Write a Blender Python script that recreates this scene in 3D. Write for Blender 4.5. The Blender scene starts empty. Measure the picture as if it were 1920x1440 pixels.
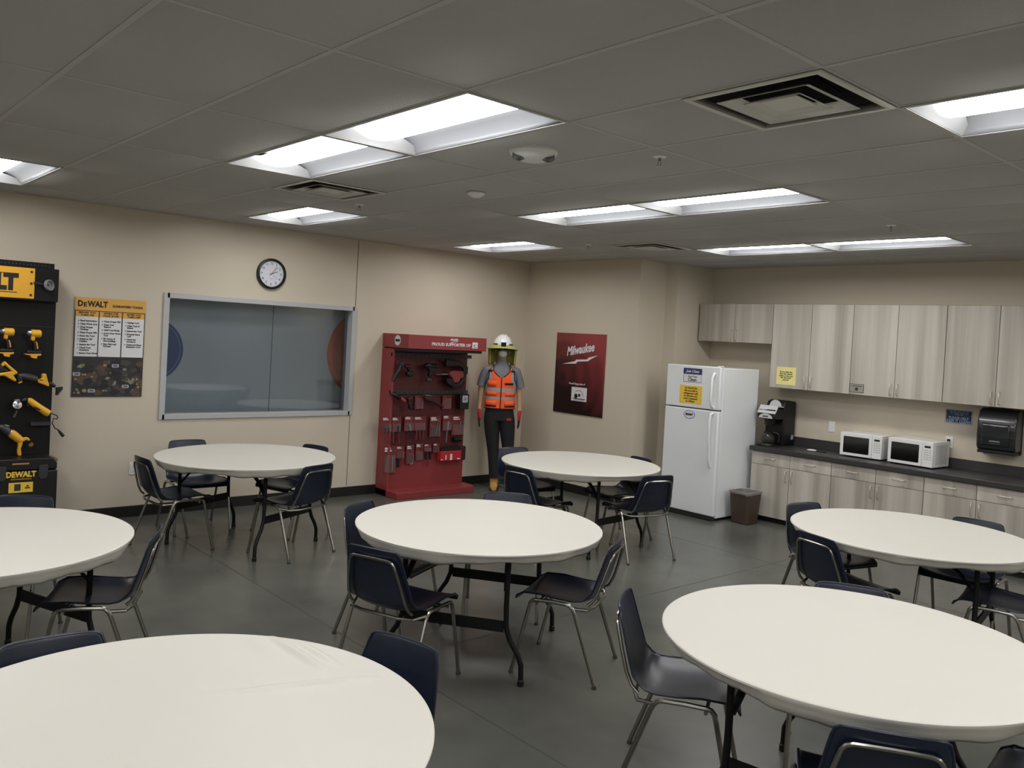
import bpy, bmesh, math, random
from mathutils import Vector, Matrix
random.seed(7)
PI = math.pi
sc = bpy.context.scene
COL = sc.collection

# ------------------------------------------------------------ camera, world, exposure
CAM = Vector((-2.109, -2.7344, 1.8708))
RT = Vector((0.746179, -0.663488, 0.054781)); DN = Vector((0.029114, -0.049686, -0.99834)); FW = Vector((0.665109, 0.746535, -0.017758))
FPX, PPY = 1573.92, 662.04
cam_d = bpy.data.cameras.new('camera'); cam = bpy.data.objects.new('camera', cam_d); COL.objects.link(cam)
cam_d.sensor_width = 36; cam_d.lens = 36 * FPX / 1920; cam_d.shift_y = (PPY - 720) / 1920; cam_d.clip_start = .02
cam.matrix_world = Matrix(((RT.x, -DN.x, -FW.x, CAM.x), (RT.y, -DN.y, -FW.y, CAM.y), (RT.z, -DN.z, -FW.z, CAM.z), (0, 0, 0, 1)))
sc.camera = cam
w = bpy.data.worlds.new('world'); sc.world = w; w.use_nodes = True
w.node_tree.nodes['Background'].inputs[0].default_value = (.5, .5, .5, 1); w.node_tree.nodes['Background'].inputs[1].default_value = .02
vs = sc.view_settings; vs.view_transform = 'Standard'; vs.look = 'None'; vs.gamma = 1; vs.use_curve_mapping = False
vs.exposure = 0.45
LAMP = 14.0          # strength of every ceiling troffer's lens

H = 2.865            # ceiling height
FT = .3048
YL = 5.456           # left wall (behind the displays)
XA = 5.42            # wall with the red poster
XK = 6.767           # kitchen wall

def ray(px, py):
    return RT * ((px - 960) / FPX) + DN * ((py - PPY) / FPX) + FW
def onY(px, py, y): d = ray(px, py); return CAM + d * ((y - CAM.y) / d.y)
def onX(px, py, x): d = ray(px, py); return CAM + d * ((x - CAM.x) / d.x)
def onZ(px, py, z): d = ray(px, py); return CAM + d * ((z - CAM.z) / d.z)

# ------------------------------------------------------------ materials
def lin(c):
    return tuple(((v / 255) / 12.92 if v / 255 <= .04045 else ((v / 255 + .055) / 1.055) ** 2.4) for v in c) + (1,)
MATS = {}
def mat(name, rgb, rough=.5, metal=0, var=0., scale=8., bump=0., bscale=60., spec=.5, stretch=(1, 1, 1), trans=0, alpha=1, coat=0, rvar=0.):
    if name in MATS: return MATS[name]
    m = bpy.data.materials.new(name); m.use_nodes = True; nt = m.node_tree; b = nt.nodes['Principled BSDF']
    c = lin(rgb); b.inputs['Base Color'].default_value = c
    b.inputs['Roughness'].default_value = rough; b.inputs['Metallic'].default_value = metal
    b.inputs['Specular IOR Level'].default_value = spec; b.inputs['Alpha'].default_value = alpha
    b.inputs['Transmission Weight'].default_value = trans; b.inputs['Coat Weight'].default_value = coat
    tc = nt.nodes.new('ShaderNodeTexCoord'); mp = nt.nodes.new('ShaderNodeMapping'); mp.inputs['Scale'].default_value = stretch
    nt.links.new(tc.outputs['Object'], mp.inputs['Vector'])
    n = nt.nodes.new('ShaderNodeTexNoise'); n.inputs['Scale'].default_value = scale; n.inputs['Detail'].default_value = 4
    nt.links.new(mp.outputs[0], n.inputs['Vector'])
    v = max(var, .02)
    mx = nt.nodes.new('ShaderNodeMix'); mx.data_type = 'RGBA'
    mx.inputs[6].default_value = tuple(x * (1 - v) for x in c[:3]) + (1,); mx.inputs[7].default_value = tuple(min(1, x * (1 + v)) for x in c[:3]) + (1,)
    nt.links.new(n.outputs['Fac'], mx.inputs[0]); nt.links.new(mx.outputs[2], b.inputs['Base Color'])
    if rvar:
        mr = nt.nodes.new('ShaderNodeMapRange'); mr.inputs[3].default_value = rough - rvar; mr.inputs[4].default_value = rough + rvar
        nt.links.new(n.outputs['Fac'], mr.inputs[0]); nt.links.new(mr.outputs[0], b.inputs['Roughness'])
    if bump:
        n2 = nt.nodes.new('ShaderNodeTexNoise'); n2.inputs['Scale'].default_value = bscale; n2.inputs['Detail'].default_value = 3
        nt.links.new(tc.outputs['Object'], n2.inputs['Vector'])
        bp = nt.nodes.new('ShaderNodeBump'); bp.inputs['Strength'].default_value = bump; bp.inputs['Distance'].default_value = .01
        nt.links.new(n2.outputs['Fac'], bp.inputs['Height']); nt.links.new(bp.outputs[0], b.inputs['Normal'])
    MATS[name] = m
    return m
def emis(name, rgb, s):
    m = bpy.data.materials.new(name); m.use_nodes = True; nt = m.node_tree
    nt.nodes.remove(nt.nodes['Principled BSDF']); e = nt.nodes.new('ShaderNodeEmission')
    e.inputs[0].default_value = rgb; e.inputs[1].default_value = s
    nt.links.new(e.outputs[0], nt.nodes['Material Output'].inputs[0]); MATS[name] = m; return m

M_wall = mat('wall_paint', (208, 198, 180), .75, var=.02, scale=2, bump=.05, bscale=220)
M_ceil = mat('ceiling_tile', (176, 176, 172), .9, var=.03, scale=3, bump=.35, bscale=160)
M_tee = mat('tee_white', (182, 181, 176), .6)
M_vent = mat('vent_enamel', (210, 208, 200), .5)
M_white = mat('white_enamel', (232, 232, 230), .35)
M_refl = mat('reflector_grey', (158, 161, 166), .5)
M_refe = mat('reflector_end_lit', (190, 192, 194), .5)  # same finish as the sides, lightened for the lamp light the ends catch
M_lamp = emis('troffer_lens', (1, .985, .97, 1), LAMP)
M_black = mat('black_plastic', (13, 13, 14), .45, var=.05)
M_blackm = mat('black_metal', (11, 11, 12), .55, metal=0, spec=.3, var=.05)
M_base = mat('black_vinyl_base', (22, 21, 21), .5)
M_navy = mat('navy_plastic', (18, 27, 46), .32, var=.05, scale=20, bump=.03, bscale=300)
M_chrome = mat('chrome', (146, 144, 138), .26, metal=1, var=.03)
M_glide = mat('glide_metal', (80, 76, 70), .4, metal=.8)
M_cloth = mat('vinyl_table_cover', (209, 206, 197), .5, var=.015, scale=3, bump=.25, bscale=2.2, spec=.35)
M_tblrim = mat('table_laminate', (120, 112, 100), .5, var=.1)
M_counter = mat('counter_laminate', (56, 54, 55), .38, var=.12, scale=90)
M_steel = mat('brushed_steel', (170, 166, 158), .3, metal=1)
M_handle = mat('satin_nickel', (214, 210, 200), .38, metal=.9)
M_fridge = mat('fridge_enamel', (232, 236, 238), .38, bump=.04, bscale=500)
M_gasket = mat('grey_gasket', (110, 110, 110), .6)
M_alu = mat('painted_grey_frame', (182, 184, 186), .4)
M_red = mat('red_steel', (142, 56, 58), .42, var=.04)
M_redd = mat('red_pegboard_shaded', (84, 26, 28), .5, var=.06)  # display red darkened in colour for the shade below its header
M_yel = mat('yellow_plastic', (226, 168, 44), .4, var=.05)
M_yelp = mat('yellow_print', (222, 170, 78), .45)
M_ink = mat('black_ink', (20, 18, 18), .5)
M_paperw = mat('white_print', (225, 225, 228), .5)
M_papery = mat('yellow_paper', (240, 200, 70), .6)
M_paperp = mat('pale_yellow_paper', (240, 228, 150), .6)
M_blue = mat('blue_print', (40, 58, 110), .5)
M_bluesign = mat('dark_blue_print', (34, 48, 82), .5)
M_lblue = mat('pale_blue_print', (165, 180, 205), .5)
M_orange = mat('orange_print', (226, 108, 72), .5)
M_bluec = mat('navy_print', (48, 92, 158), .5)
M_shade = mat('blue_grey_panel', (206, 216, 224), .6, var=.04, scale=1.5)
M_brown = mat('brown_plastic', (70, 55, 46), .45, var=.05)
M_bag = mat('clear_bin_liner', (205, 202, 200), .25, alpha=.3)
M_grey = mat('grey_plastic', (128, 128, 130), .45)
M_dgrey = mat('dark_grey_plastic', (52, 53, 56), .4)
M_dkglass = mat('dark_glass', (10, 11, 12), .12, coat=.3)
M_smoke = mat('smoked_plastic', (34, 38, 40), .18, coat=.4)
M_tan = mat('mannequin_skin', (186, 152, 116), .6)
M_shirt = mat('grey_cotton', (122, 122, 130), .9, var=.06, scale=30, bump=.3, bscale=40)
M_hivis = mat('orange_hi_vis', (255, 96, 36), .7, var=.05, scale=20, bump=.3, bscale=30)
M_reflt = mat('silver_tape', (158, 156, 160), .45)
M_trous = mat('black_workwear', (26, 26, 30), .85, var=.1, bump=.4, bscale=30)
M_lime = mat('lime_fabric', (178, 178, 96), .8, var=.05)
M_hat = mat('white_hard_hat', (238, 238, 240), .25, coat=.3)
M_boot = mat('tan_boot_leather', (196, 150, 84), .7, var=.1, scale=30)
M_glred = mat('red_glove', (170, 34, 40), .7)
M_slot = mat('dark_slot_and_shade', (30, 28, 26), .6)
M_duct = mat('dark_duct', (26, 26, 28), .7, var=.3, scale=5)
M_blist = mat('clear_blister', (190, 180, 180), .15, alpha=.14)
M_card = mat('red_card', (112, 42, 44), .5)
M_silver = mat('silver_tool_steel', (160, 158, 160), .3, metal=1)

def glass_mat():
    m = bpy.data.materials.new('window_glass'); m.use_nodes = True; nt = m.node_tree
    nt.nodes.remove(nt.nodes['Principled BSDF'])
    g = nt.nodes.new('ShaderNodeBsdfGlossy'); g.inputs['Roughness'].default_value = .03; g.inputs['Color'].default_value = (1, 1, 1, 1)
    t = nt.nodes.new('ShaderNodeBsdfTransparent'); t.inputs[0].default_value = (.80, .84, .86, 1)
    f = nt.nodes.new('ShaderNodeFresnel'); f.inputs[0].default_value = 1.7
    x = nt.nodes.new('ShaderNodeMixShader')
    nt.links.new(f.outputs[0], x.inputs[0]); nt.links.new(t.outputs[0], x.inputs[1]); nt.links.new(g.outputs[0], x.inputs[2])
    nt.links.new(x.outputs[0], nt.nodes['Material Output'].inputs[0]); MATS['glass'] = m; return m
M_glass = glass_mat()

def wood_mat():
    m = bpy.data.materials.new('grey_wood_laminate'); m.use_nodes = True; nt = m.node_tree; b = nt.nodes['Principled BSDF']
    b.inputs['Roughness'].default_value = .45
    tc = nt.nodes.new('ShaderNodeTexCoord'); oi = nt.nodes.new('ShaderNodeObjectInfo')
    ad = nt.nodes.new('ShaderNodeVectorMath'); ad.operation = 'ADD'
    sc1 = nt.nodes.new('ShaderNodeVectorMath'); sc1.operation = 'SCALE'; sc1.inputs[3].default_value = 37
    cmb = nt.nodes.new('ShaderNodeCombineXYZ')
    for i in range(3): nt.links.new(oi.outputs['Random'], cmb.inputs[i])
    nt.links.new(cmb.outputs[0], sc1.inputs[0]); nt.links.new(sc1.outputs[0], ad.inputs[1]); nt.links.new(tc.outputs['Object'], ad.inputs[0])
    cols = []
    for s, det in (((5, 5, .18), 2), ((40, 40, .8), 3)):
        mp = nt.nodes.new('ShaderNodeMapping'); mp.inputs['Scale'].default_value = s; nt.links.new(ad.outputs[0], mp.inputs[0])
        n = nt.nodes.new('ShaderNodeTexNoise'); n.inputs['Scale'].default_value = 1.4; n.inputs['Detail'].default_value = det
        nt.links.new(mp.outputs[0], n.inputs['Vector']); cols.append(n)
    r = nt.nodes.new('ShaderNodeValToRGB'); e = r.color_ramp.elements
    e[0].position = .35; e[0].color = lin((160, 154, 144)); e[1].position = .68; e[1].color = lin((202, 196, 186))
    k = r.color_ramp.elements.new(.5); k.color = lin((184, 177, 166))
    mth = nt.nodes.new('ShaderNodeMath'); mth.operation = 'MULTIPLY_ADD'; mth.inputs[1].default_value = .14
    s2 = nt.nodes.new('ShaderNodeMath'); s2.operation = 'MULTIPLY'; s2.inputs[1].default_value = .86
    nt.links.new(cols[0].outputs['Fac'], s2.inputs[0]); nt.links.new(cols[1].outputs['Fac'], mth.inputs[0]); nt.links.new(s2.outputs[0], mth.inputs[2])
    nt.links.new(mth.outputs[0], r.inputs[0]); nt.links.new(r.outputs[0], b.inputs['Base Color']); MATS['wood'] = m; return m
M_wood = wood_mat()

def floor_mat():
    m = bpy.data.materials.new('polished_concrete'); m.use_nodes = True; nt = m.node_tree; b = nt.nodes['Principled BSDF']
    tc = nt.nodes.new('ShaderNodeTexCoord')
    n = nt.nodes.new('ShaderNodeTexNoise'); n.inputs['Scale'].default_value = 1.2; n.inputs['Detail'].default_value = 2; n.inputs['Roughness'].default_value = .5
    n2 = nt.nodes.new('ShaderNodeTexNoise'); n2.inputs['Scale'].default_value = 4; n2.inputs['Detail'].default_value = 2
    mpf = nt.nodes.new('ShaderNodeMapping'); mpf.inputs['Location'].default_value = (3.3, 1.7, .37); nt.links.new(tc.outputs['Object'], mpf.inputs[0])
    for q in (n, n2): nt.links.new(mpf.outputs[0], q.inputs['Vector'])
    r = nt.nodes.new('ShaderNodeValToRGB'); e = r.color_ramp.elements
    e[0].position = .2; e[0].color = lin((74, 75, 71)); e[1].position = .8; e[1].color = lin((104, 105, 98))
    a = nt.nodes.new('ShaderNodeMix'); a.data_type = 'FLOAT'; a.inputs[0].default_value = .3
    nt.links.new(n.outputs['Fac'], a.inputs[2]); nt.links.new(n2.outputs['Fac'], a.inputs[3]); nt.links.new(a.outputs[0], r.inputs[0])
    nt.links.new(r.outputs[0], b.inputs['Base Color'])
    mr = nt.nodes.new('ShaderNodeMapRange'); mr.inputs[3].default_value = .22; mr.inputs[4].default_value = .36
    b.inputs['Roughness'].default_value = .27
    b.inputs['Specular IOR Level'].default_value = .5
    MATS['floor'] = m; return m
M_floor = floor_mat()

def poster_red_mat():
    m = bpy.data.materials.new('red_poster_print'); m.use_nodes = True; nt = m.node_tree; b = nt.nodes['Principled BSDF']
    b.inputs['Roughness'].default_value = .35
    tc = nt.nodes.new('ShaderNodeTexCoord'); n = nt.nodes.new('ShaderNodeTexNoise'); n.inputs['Scale'].default_value = 2.2; n.inputs['Detail'].default_value = 3
    nt.links.new(tc.outputs['Object'], n.inputs['Vector'])
    wv = nt.nodes.new('ShaderNodeTexWave'); wv.wave_type = 'RINGS'; wv.inputs['Scale'].default_value = 1.6; wv.inputs['Distortion'].default_value = 2
    mp = nt.nodes.new('ShaderNodeMapping'); mp.inputs['Location'].default_value = (0, -.25, -.45); nt.links.new(tc.outputs['Object'], mp.inputs[0]); nt.links.new(mp.outputs[0], wv.inputs[0])
    sx = nt.nodes.new('ShaderNodeSeparateXYZ'); nt.links.new(tc.outputs['Object'], sx.inputs[0])
    # printed artwork: brick red in the upper right corner, near black at lower left
    m1 = nt.nodes.new('ShaderNodeMath'); m1.operation = 'MULTIPLY_ADD'; m1.inputs[1].default_value = .75; m1.inputs[2].default_value = -.22
    nt.links.new(sx.outputs[2], m1.inputs[0])
    m2 = nt.nodes.new('ShaderNodeMath'); m2.operation = 'MULTIPLY_ADD'; m2.inputs[1].default_value = -.45
    nt.links.new(sx.outputs[1], m2.inputs[0]); nt.links.new(m1.outputs[0], m2.inputs[2])
    m3 = nt.nodes.new('ShaderNodeMath'); m3.operation = 'MULTIPLY_ADD'; m3.inputs[1].default_value = .5; nt.links.new(n.outputs['Fac'], m3.inputs[0]); nt.links.new(m2.outputs[0], m3.inputs[2])
    m4 = nt.nodes.new('ShaderNodeMath'); m4.operation = 'MULTIPLY_ADD'; m4.inputs[1].default_value = .10; nt.links.new(wv.outputs['Fac'], m4.inputs[0]); nt.links.new(m3.outputs[0], m4.inputs[2])
    r = nt.nodes.new('ShaderNodeValToRGB'); e = r.color_ramp.elements
    e[0].position = .22; e[0].color = lin((30, 16, 18)); e[1].position = .85; e[1].color = lin((150, 62, 64))
    nt.links.new(m4.outputs[0], r.inputs[0]); nt.links.new(r.outputs[0], b.inputs['Base Color']); MATS['pr'] = m; return m
M_poster = poster_red_mat()

# ------------------------------------------------------------ mesh helpers
class MB:
    def __init__(s): s.v = []; s.f = []; s.mi = []; s.M = Matrix(); s.cm = 0; s.sm = []
    def add(s, vs, fs, smooth=False):
        o = len(s.v); s.v += [tuple(s.M @ Vector(p)) for p in vs]
        s.f += [tuple(i + o for i in f) for f in fs]; s.mi += [s.cm] * len(fs); s.sm += [smooth] * len(fs)
        return s
    def box(s, x0, x1, y0, y1, z0, z1):
        v = [(x, y, z) for x in (x0, x1) for y in (y0, y1) for z in (z0, z1)]
        return s.add(v, [(0, 1, 3, 2), (4, 6, 7, 5), (0, 4, 5, 1), (2, 3, 7, 6), (0, 2, 6, 4), (1, 5, 7, 3)])
    def rings(s, R, cap=True, closed=True, smooth=True):
        n = len(R[0]); v = [p for r in R for p in r]; f = []
        for i in range(len(R) - 1):
            for j in range(n if closed else n - 1):
                k = (j + 1) % n; f.append((i * n + j, i * n + k, (i + 1) * n + k, (i + 1) * n + j))
        s.add(v, f, smooth)
        if cap:
            s.add(R[0], [tuple(reversed(range(n)))]); s.add(R[-1], [tuple(range(n))])
        return s
    def lathe(s, prof, n=24, c=(0, 0, 0), cap=True, smooth=True):
        return s.rings([[(c[0] + r * math.cos(2 * PI * j / n), c[1] + r * math.sin(2 * PI * j / n), c[2] + z) for j in range(n)] for r, z in prof], cap, True, smooth)
    def cyl(s, a, b, r, n=12, r2=None, cap=True): return s.tube([a, b], r, n, [r, r if r2 is None else r2], cap)
    def tube(s, path, r, n=10, rad=None, cap=True, flat=None):
        P = [Vector(p) for p in path]; R = []; up = None
        for i, p in enumerate(P):
            t = ((P[i + 1] - p) if i < len(P) - 1 else (p - P[i - 1])).normalized()
            if 0 < i < len(P) - 1: t = ((P[i + 1] - p).normalized() + (p - P[i - 1]).normalized()).normalized()
            if up is None:
                up = Vector((0, 0, 1)) if abs(t.z) < .9 else Vector((1, 0, 0))
            u = (up - t * up.dot(t)).normalized(); q = t.cross(u); up = u
            rr = rad[i] if rad else r; fl = flat or 1
            R.append([tuple(p + u * rr * math.cos(2 * PI * j / n) + q * rr * fl * math.sin(2 * PI * j / n)) for j in range(n)])
        return s.rings(R, cap)
    def prism(s, poly, d0, d1, plane='xz'):
        def P(a, b, d): return {'xz': (a, d, b), 'yz': (d, a, b), 'xy': (a, b, d)}[plane]
        n = len(poly); v = [P(a, b, d0) for a, b in poly] + [P(a, b, d1) for a, b in poly]
        return s.add(v, [tuple(range(n)), tuple(reversed(range(n, 2 * n)))] + [(i, (i + 1) % n, n + (i + 1) % n, n + i) for i in range(n)])
    def ell(s, c, rx, ry, rz, n=16, m=10):
        R = []
        for i in range(m + 1):
            a = -PI / 2 + PI * i / m; k = max(math.cos(a), .02)
            R.append([(c[0] + rx * k * math.cos(2 * PI * j / n), c[1] + ry * k * math.sin(2 * PI * j / n), c[2] + rz * math.sin(a)) for j in range(n)])
        return s.rings(R)
    def text(s, string, size, at=(0, 0, 0), face='-y', align='CENTER', bold=0, shear=0, depth=.0008, sx=1., rot=0, fit=0):
        cu = bpy.data.curves.new('t', 'FONT'); cu.body = string; cu.size = size; cu.align_x = align; cu.align_y = 'CENTER'
        cu.offset = bold; cu.shear = shear; cu.extrude = depth; cu.resolution_u = 2
        ob = bpy.data.objects.new('t', cu); COL.objects.link(ob)
        me = bpy.data.meshes.new_from_object(ob.evaluated_get(bpy.context.evaluated_depsgraph_get()))
        if fit:
            xs_ = [v.co.x for v in me.vertices]; w_ = max(xs_) - min(xs_); c_ = (max(xs_) + min(xs_)) / 2; sx = fit / w_
            for v in me.vertices: v.co.x -= c_
        # text lies in xy, normal +z -> turn it onto the facing plane
        B = {'-y': Matrix(((1, 0, 0), (0, 0, -1), (0, 1, 0))), '-x': Matrix(((0, 0, -1), (-1, 0, 0), (0, 1, 0))), '+z': Matrix.Identity(3)}[face]
        R = Matrix.Rotation(rot, 3, 'Z')
        vs_ = [tuple(B @ (R @ Vector((v.co.x * sx, v.co.y, v.co.z))) + Vector(at)) for v in me.vertices]
        s.add(vs_, [tuple(p.vertices) for p in me.polygons])
        bpy.data.objects.remove(ob); bpy.data.curves.remove(cu); bpy.data.meshes.remove(me)
        return s
    def build(s, name, mats, parent=None, bevel=0, smooth=None, seg=2, solid=0, sub=0):
        me = bpy.data.meshes.new(name); me.from_pydata(s.v, [], s.f)
        for m in (mats if isinstance(mats, (list, tuple)) else [mats]): me.materials.append(m)
        for i, p in enumerate(me.polygons): p.material_index = s.mi[i]; p.use_smooth = s.sm[i] if smooth is None else smooth
        me.update()
        bm = bmesh.new(); bm.from_mesh(me); bmesh.ops.remove_doubles(bm, verts=bm.verts, dist=1e-6)
        bmesh.ops.recalc_face_normals(bm, faces=bm.faces); bm.to_mesh(me); bm.free()
        me.set_sharp_from_angle(angle=math.radians(38))
        o = bpy.data.objects.new(name, me); COL.objects.link(o)
        if parent: o.parent = parent
        if bevel:
            b = o.modifiers.new('bevel', 'BEVEL'); b.width = bevel; b.segments = seg; b.limit_method = 'ANGLE'; b.angle_limit = math.radians(35)
        if solid:
            q = o.modifiers.new('solid', 'SOLIDIFY'); q.thickness = solid; q.offset = 0
        if sub:
            q = o.modifiers.new('sub', 'SUBSURF'); q.levels = sub; q.render_levels = sub
        return o

def T(x=0, y=0, z=0, rz=0, rx=0, ry=0, s=1):
    return Matrix.Translation((x, y, z)) @ Matrix.Rotation(rz, 4, 'Z') @ Matrix.Rotation(ry, 4, 'Y') @ Matrix.Rotation(rx, 4, 'X') @ Matrix.Scale(s, 4)
def thing(name, label, cat, loc=(0, 0, 0), rz=0, group=None, rx=0, ry=0):
    o = bpy.data.objects.new(name, None); COL.objects.link(o); o.empty_display_size = .05
    o.location = loc; o.rotation_euler = (rx, ry, rz); o['label'] = label; o['category'] = cat
    if group: o['group'] = group
    return o
def tag(o, label, cat, group=None, kind=None):
    o['label'] = label; o['category'] = cat
    if group: o['group'] = group
    if kind: o['kind'] = kind
    return o
def struct(o): o['kind'] = 'structure'; return o
def dup(root, loc, rz, label, group=None):
    r = root.copy(); COL.objects.link(r); r.location = loc; r.rotation_euler = (0, 0, rz); r['label'] = label
    if group: r['group'] = group
    for ch in list(root.children):
        c = ch.copy(); COL.objects.link(c); c.parent = r
        for g in list(ch.children):
            d = g.copy(); COL.objects.link(d); d.parent = c
    return r
def skin(verts, edges, radii, sub=1):
    me = bpy.data.meshes.new('s'); me.from_pydata([tuple(v) for v in verts], edges, [])
    o = bpy.data.objects.new('s', me); COL.objects.link(o)
    m = o.modifiers.new('skin', 'SKIN'); m.use_smooth_shade = True
    for i, r in enumerate(radii): me.skin_vertices[0].data[i].radius = (r if isinstance(r, tuple) else (r, r)); me.skin_vertices[0].data[i].use_root = (i == 0)
    q = o.modifiers.new('sub', 'SUBSURF'); q.levels = sub; q.render_levels = sub
    out = bpy.data.meshes.new_from_object(o.evaluated_get(bpy.context.evaluated_depsgraph_get()))
    bpy.data.objects.remove(o)
    return out
def arc(cx, cy, r, a0, a1, n): return [(cx + r * math.cos(a0 + (a1 - a0) * i / n), cy + r * math.sin(a0 + (a1 - a0) * i / n)) for i in range(n + 1)]
def rrect(x0, x1, y0, y1, r, n=4):
    return arc(x1 - r, y1 - r, r, 0, PI / 2, n) + arc(x0 + r, y1 - r, r, PI / 2, PI, n) + arc(x0 + r, y0 + r, r, PI, 1.5 * PI, n) + arc(x1 - r, y0 + r, r, 1.5 * PI, 2 * PI, n)

# ============================================================ the room
X0, Y0 = -24 * FT, -28 * FT        # far ends of the room behind the camera
m = MB(); m.box(X0 - .1, XK + .1, Y0 - .1, YL + .1, -.12, 0); struct(m.build('floor', M_floor))
j = MB()
for (a, b, c, d) in [((2.869 - 5, 1.215), (XK, 1.2), 0, 0), ((.55, Y0), (.60, 5.4), 0, 0), ((4.6, Y0), (4.65, 5.4), 0, 0), ((-3.5, Y0), (-3.45, 5.4), 0, 0), ((X0, -2.9), (XK, -2.95), 0, 0)]:
    p, q = Vector(a), Vector(b); n = (q - p).normalized(); n = Vector((-n.y, n.x)) * .0022
    j.add([(p.x - n.x, p.y - n.y, .0006), (p.x + n.x, p.y + n.y, .0006), (q.x + n.x, q.y + n.y, .0006), (q.x - n.x, q.y - n.y, .0006)], [(0, 1, 2, 3)])
struct(j.build('trim_1', mat('sawcut_joint', (58, 57, 54), .8)))

# window opening in the left wall: x .72-2.82, z .915-2.12
WX0, WX1, WZ0, WZ1 = .745, 2.795, .94, 2.095
def seam(m, x): pass
m = MB()
m.box(X0, WX0, YL, YL + .14, 0, H + .1); m.box(WX1, XA + .12, YL, YL + .14, 0, H + .1)
m.box(WX0, WX1, YL, YL + .14, 0, WZ0); m.box(WX0, WX1, YL, YL + .14, WZ1, H + .1)
struct(m.build('wall_left', M_wall))
m = MB(); m.box(2.806, 2.814, YL - .002, YL + .001, .12, WZ0 - .03); m.box(2.806, 2.814, YL - .002, YL + .001, WZ1 + .03, H)
struct(m.build('trim_2', mat('panel_seam', (120, 112, 98), .8)))
# wall with the poster, then the stepped column and the nook
m = MB(); m.prism([(XA, YL + .14), (XA, 3.56), (6.0, 3.64), (6.03, 3.49), (XK + .12, 3.49), (XK + .12, YL + .14)], 0, H + .1, 'xy')
struct(m.build('wall_back', M_wall))
m = MB(); m.box(XK, XK + .12, Y0, 3.49, 0, H + .1); struct(m.build('wall_right', M_wall))
m = MB(); m.box(X0 - .12, X0, Y0, YL + .14, 0, H + .1); struct(m.build('wall_entry', M_wall))
m = MB(); m.box(X0, XK + .12, Y0 - .12, Y0, 0, H + .1); struct(m.build('wall_front', M_wall))
def base(name, pts):
    m = MB()
    for a, b in zip(pts, pts[1:]):
        a, b = Vector(a), Vector(b); d = (b - a).normalized(); n = Vector((d.y, -d.x)) * .006
        m.add([(a.x, a.y, 0), (b.x, b.y, 0), (b.x, b.y, .105), (a.x, a.y, .105), (a.x + n.x, a.y + n.y, 0), (b.x + n.x, b.y + n.y, 0), (b.x + n.x, b.y + n.y, .10), (a.x + n.x, a.y + n.y, .10)],
              [(0, 1, 2, 3), (4, 5, 6, 7), (3, 2, 6, 7), (0, 4, 7, 3), (1, 5, 6, 2)])
    return struct(m.build(name, M_base))
base('baseboard_left', [(X0, YL), (XA, YL)])
base('baseboard_back', [(XA, YL), (XA, 3.56), (6.0, 3.64), (6.03, 3.49), (XK, 3.49)])
base('baseboard_right', [(XK, 3.49), (XK, 2.47)])

# ceiling: tegular 2x4 ft tiles in a T-bar grid; grid lines at X even ft, Y multiples of 4 ft
GX = list(range(-24, 24, 2)); GY = list(range(-28, 20, 4))
FIX = [(-20, 0), (-20, 4), (-12, 12), (-12, -12), (-12, -8), (-8, 0), (-8, 4), (-4, 12), (-4, -12), (-4, -8), (0, 0), (0, 4), (4, 12), (4, -8), (4, -12), (8, 0), (8, 4), (12, 12), (12, -12), (12, -8),
       (16, 0), (16, 4), (20, -8), (20, -12), (0, -24), (0, -20), (-8, -24), (-8, -20), (8, -24), (8, -20), (16, -24), (16, -20), (-20, -24), (-20, -20)]
VENT = [(2, -4), (2, 8), (14, 8), (-10, -20), (-10, 8)]
fs = set(FIX)
m = MB()
for x in GX:
    for y in GY:
        if (x, y) in fs: continue
        a, b, c, d = x * FT, min(x + 2, 22.6) * FT, y * FT, min((y + 4) * FT, YL + .02)
        if (x, y) in VENT:            # a 2x2 ft diffuser and a 2x2 tile in this bay
            c = (y + 2) * FT
        e = .012
        zt = H + .006
        m.add([(a + e, c + e, zt), (b - e, c + e, zt), (b - e, d - e, zt), (a + e, d - e, zt), (a, c, H + .014), (b, c, H + .014), (b, d, H + .014), (a, d, H + .014)],
              [(0, 1, 2, 3), (0, 4, 5, 1), (1, 5, 6, 2), (2, 6, 7, 3), (3, 7, 4, 0)])
m.cm = 1
tee = .012
for x in GX: m.box(x * FT - tee, x * FT + tee, Y0, YL, H + .004, H + .012)
for y in GY: m.box(X0, XK, y * FT - tee, y * FT + tee, H + .0045, H + .0115)
for (x, y) in VENT: m.box(x * FT, (x + 2) * FT, (y + 2) * FT - tee, (y + 2) * FT + tee, H + .0045, H + .0115)
struct(m.build('ceiling', [M_ceil, M_tee]))
m = MB(); m.box(X0 - .1, XK + .2, Y0 - .1, YL + .2, H + .35, H + .4); struct(m.build('trim_3', mat('deck_above', (60, 60, 60), .9)))

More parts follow.
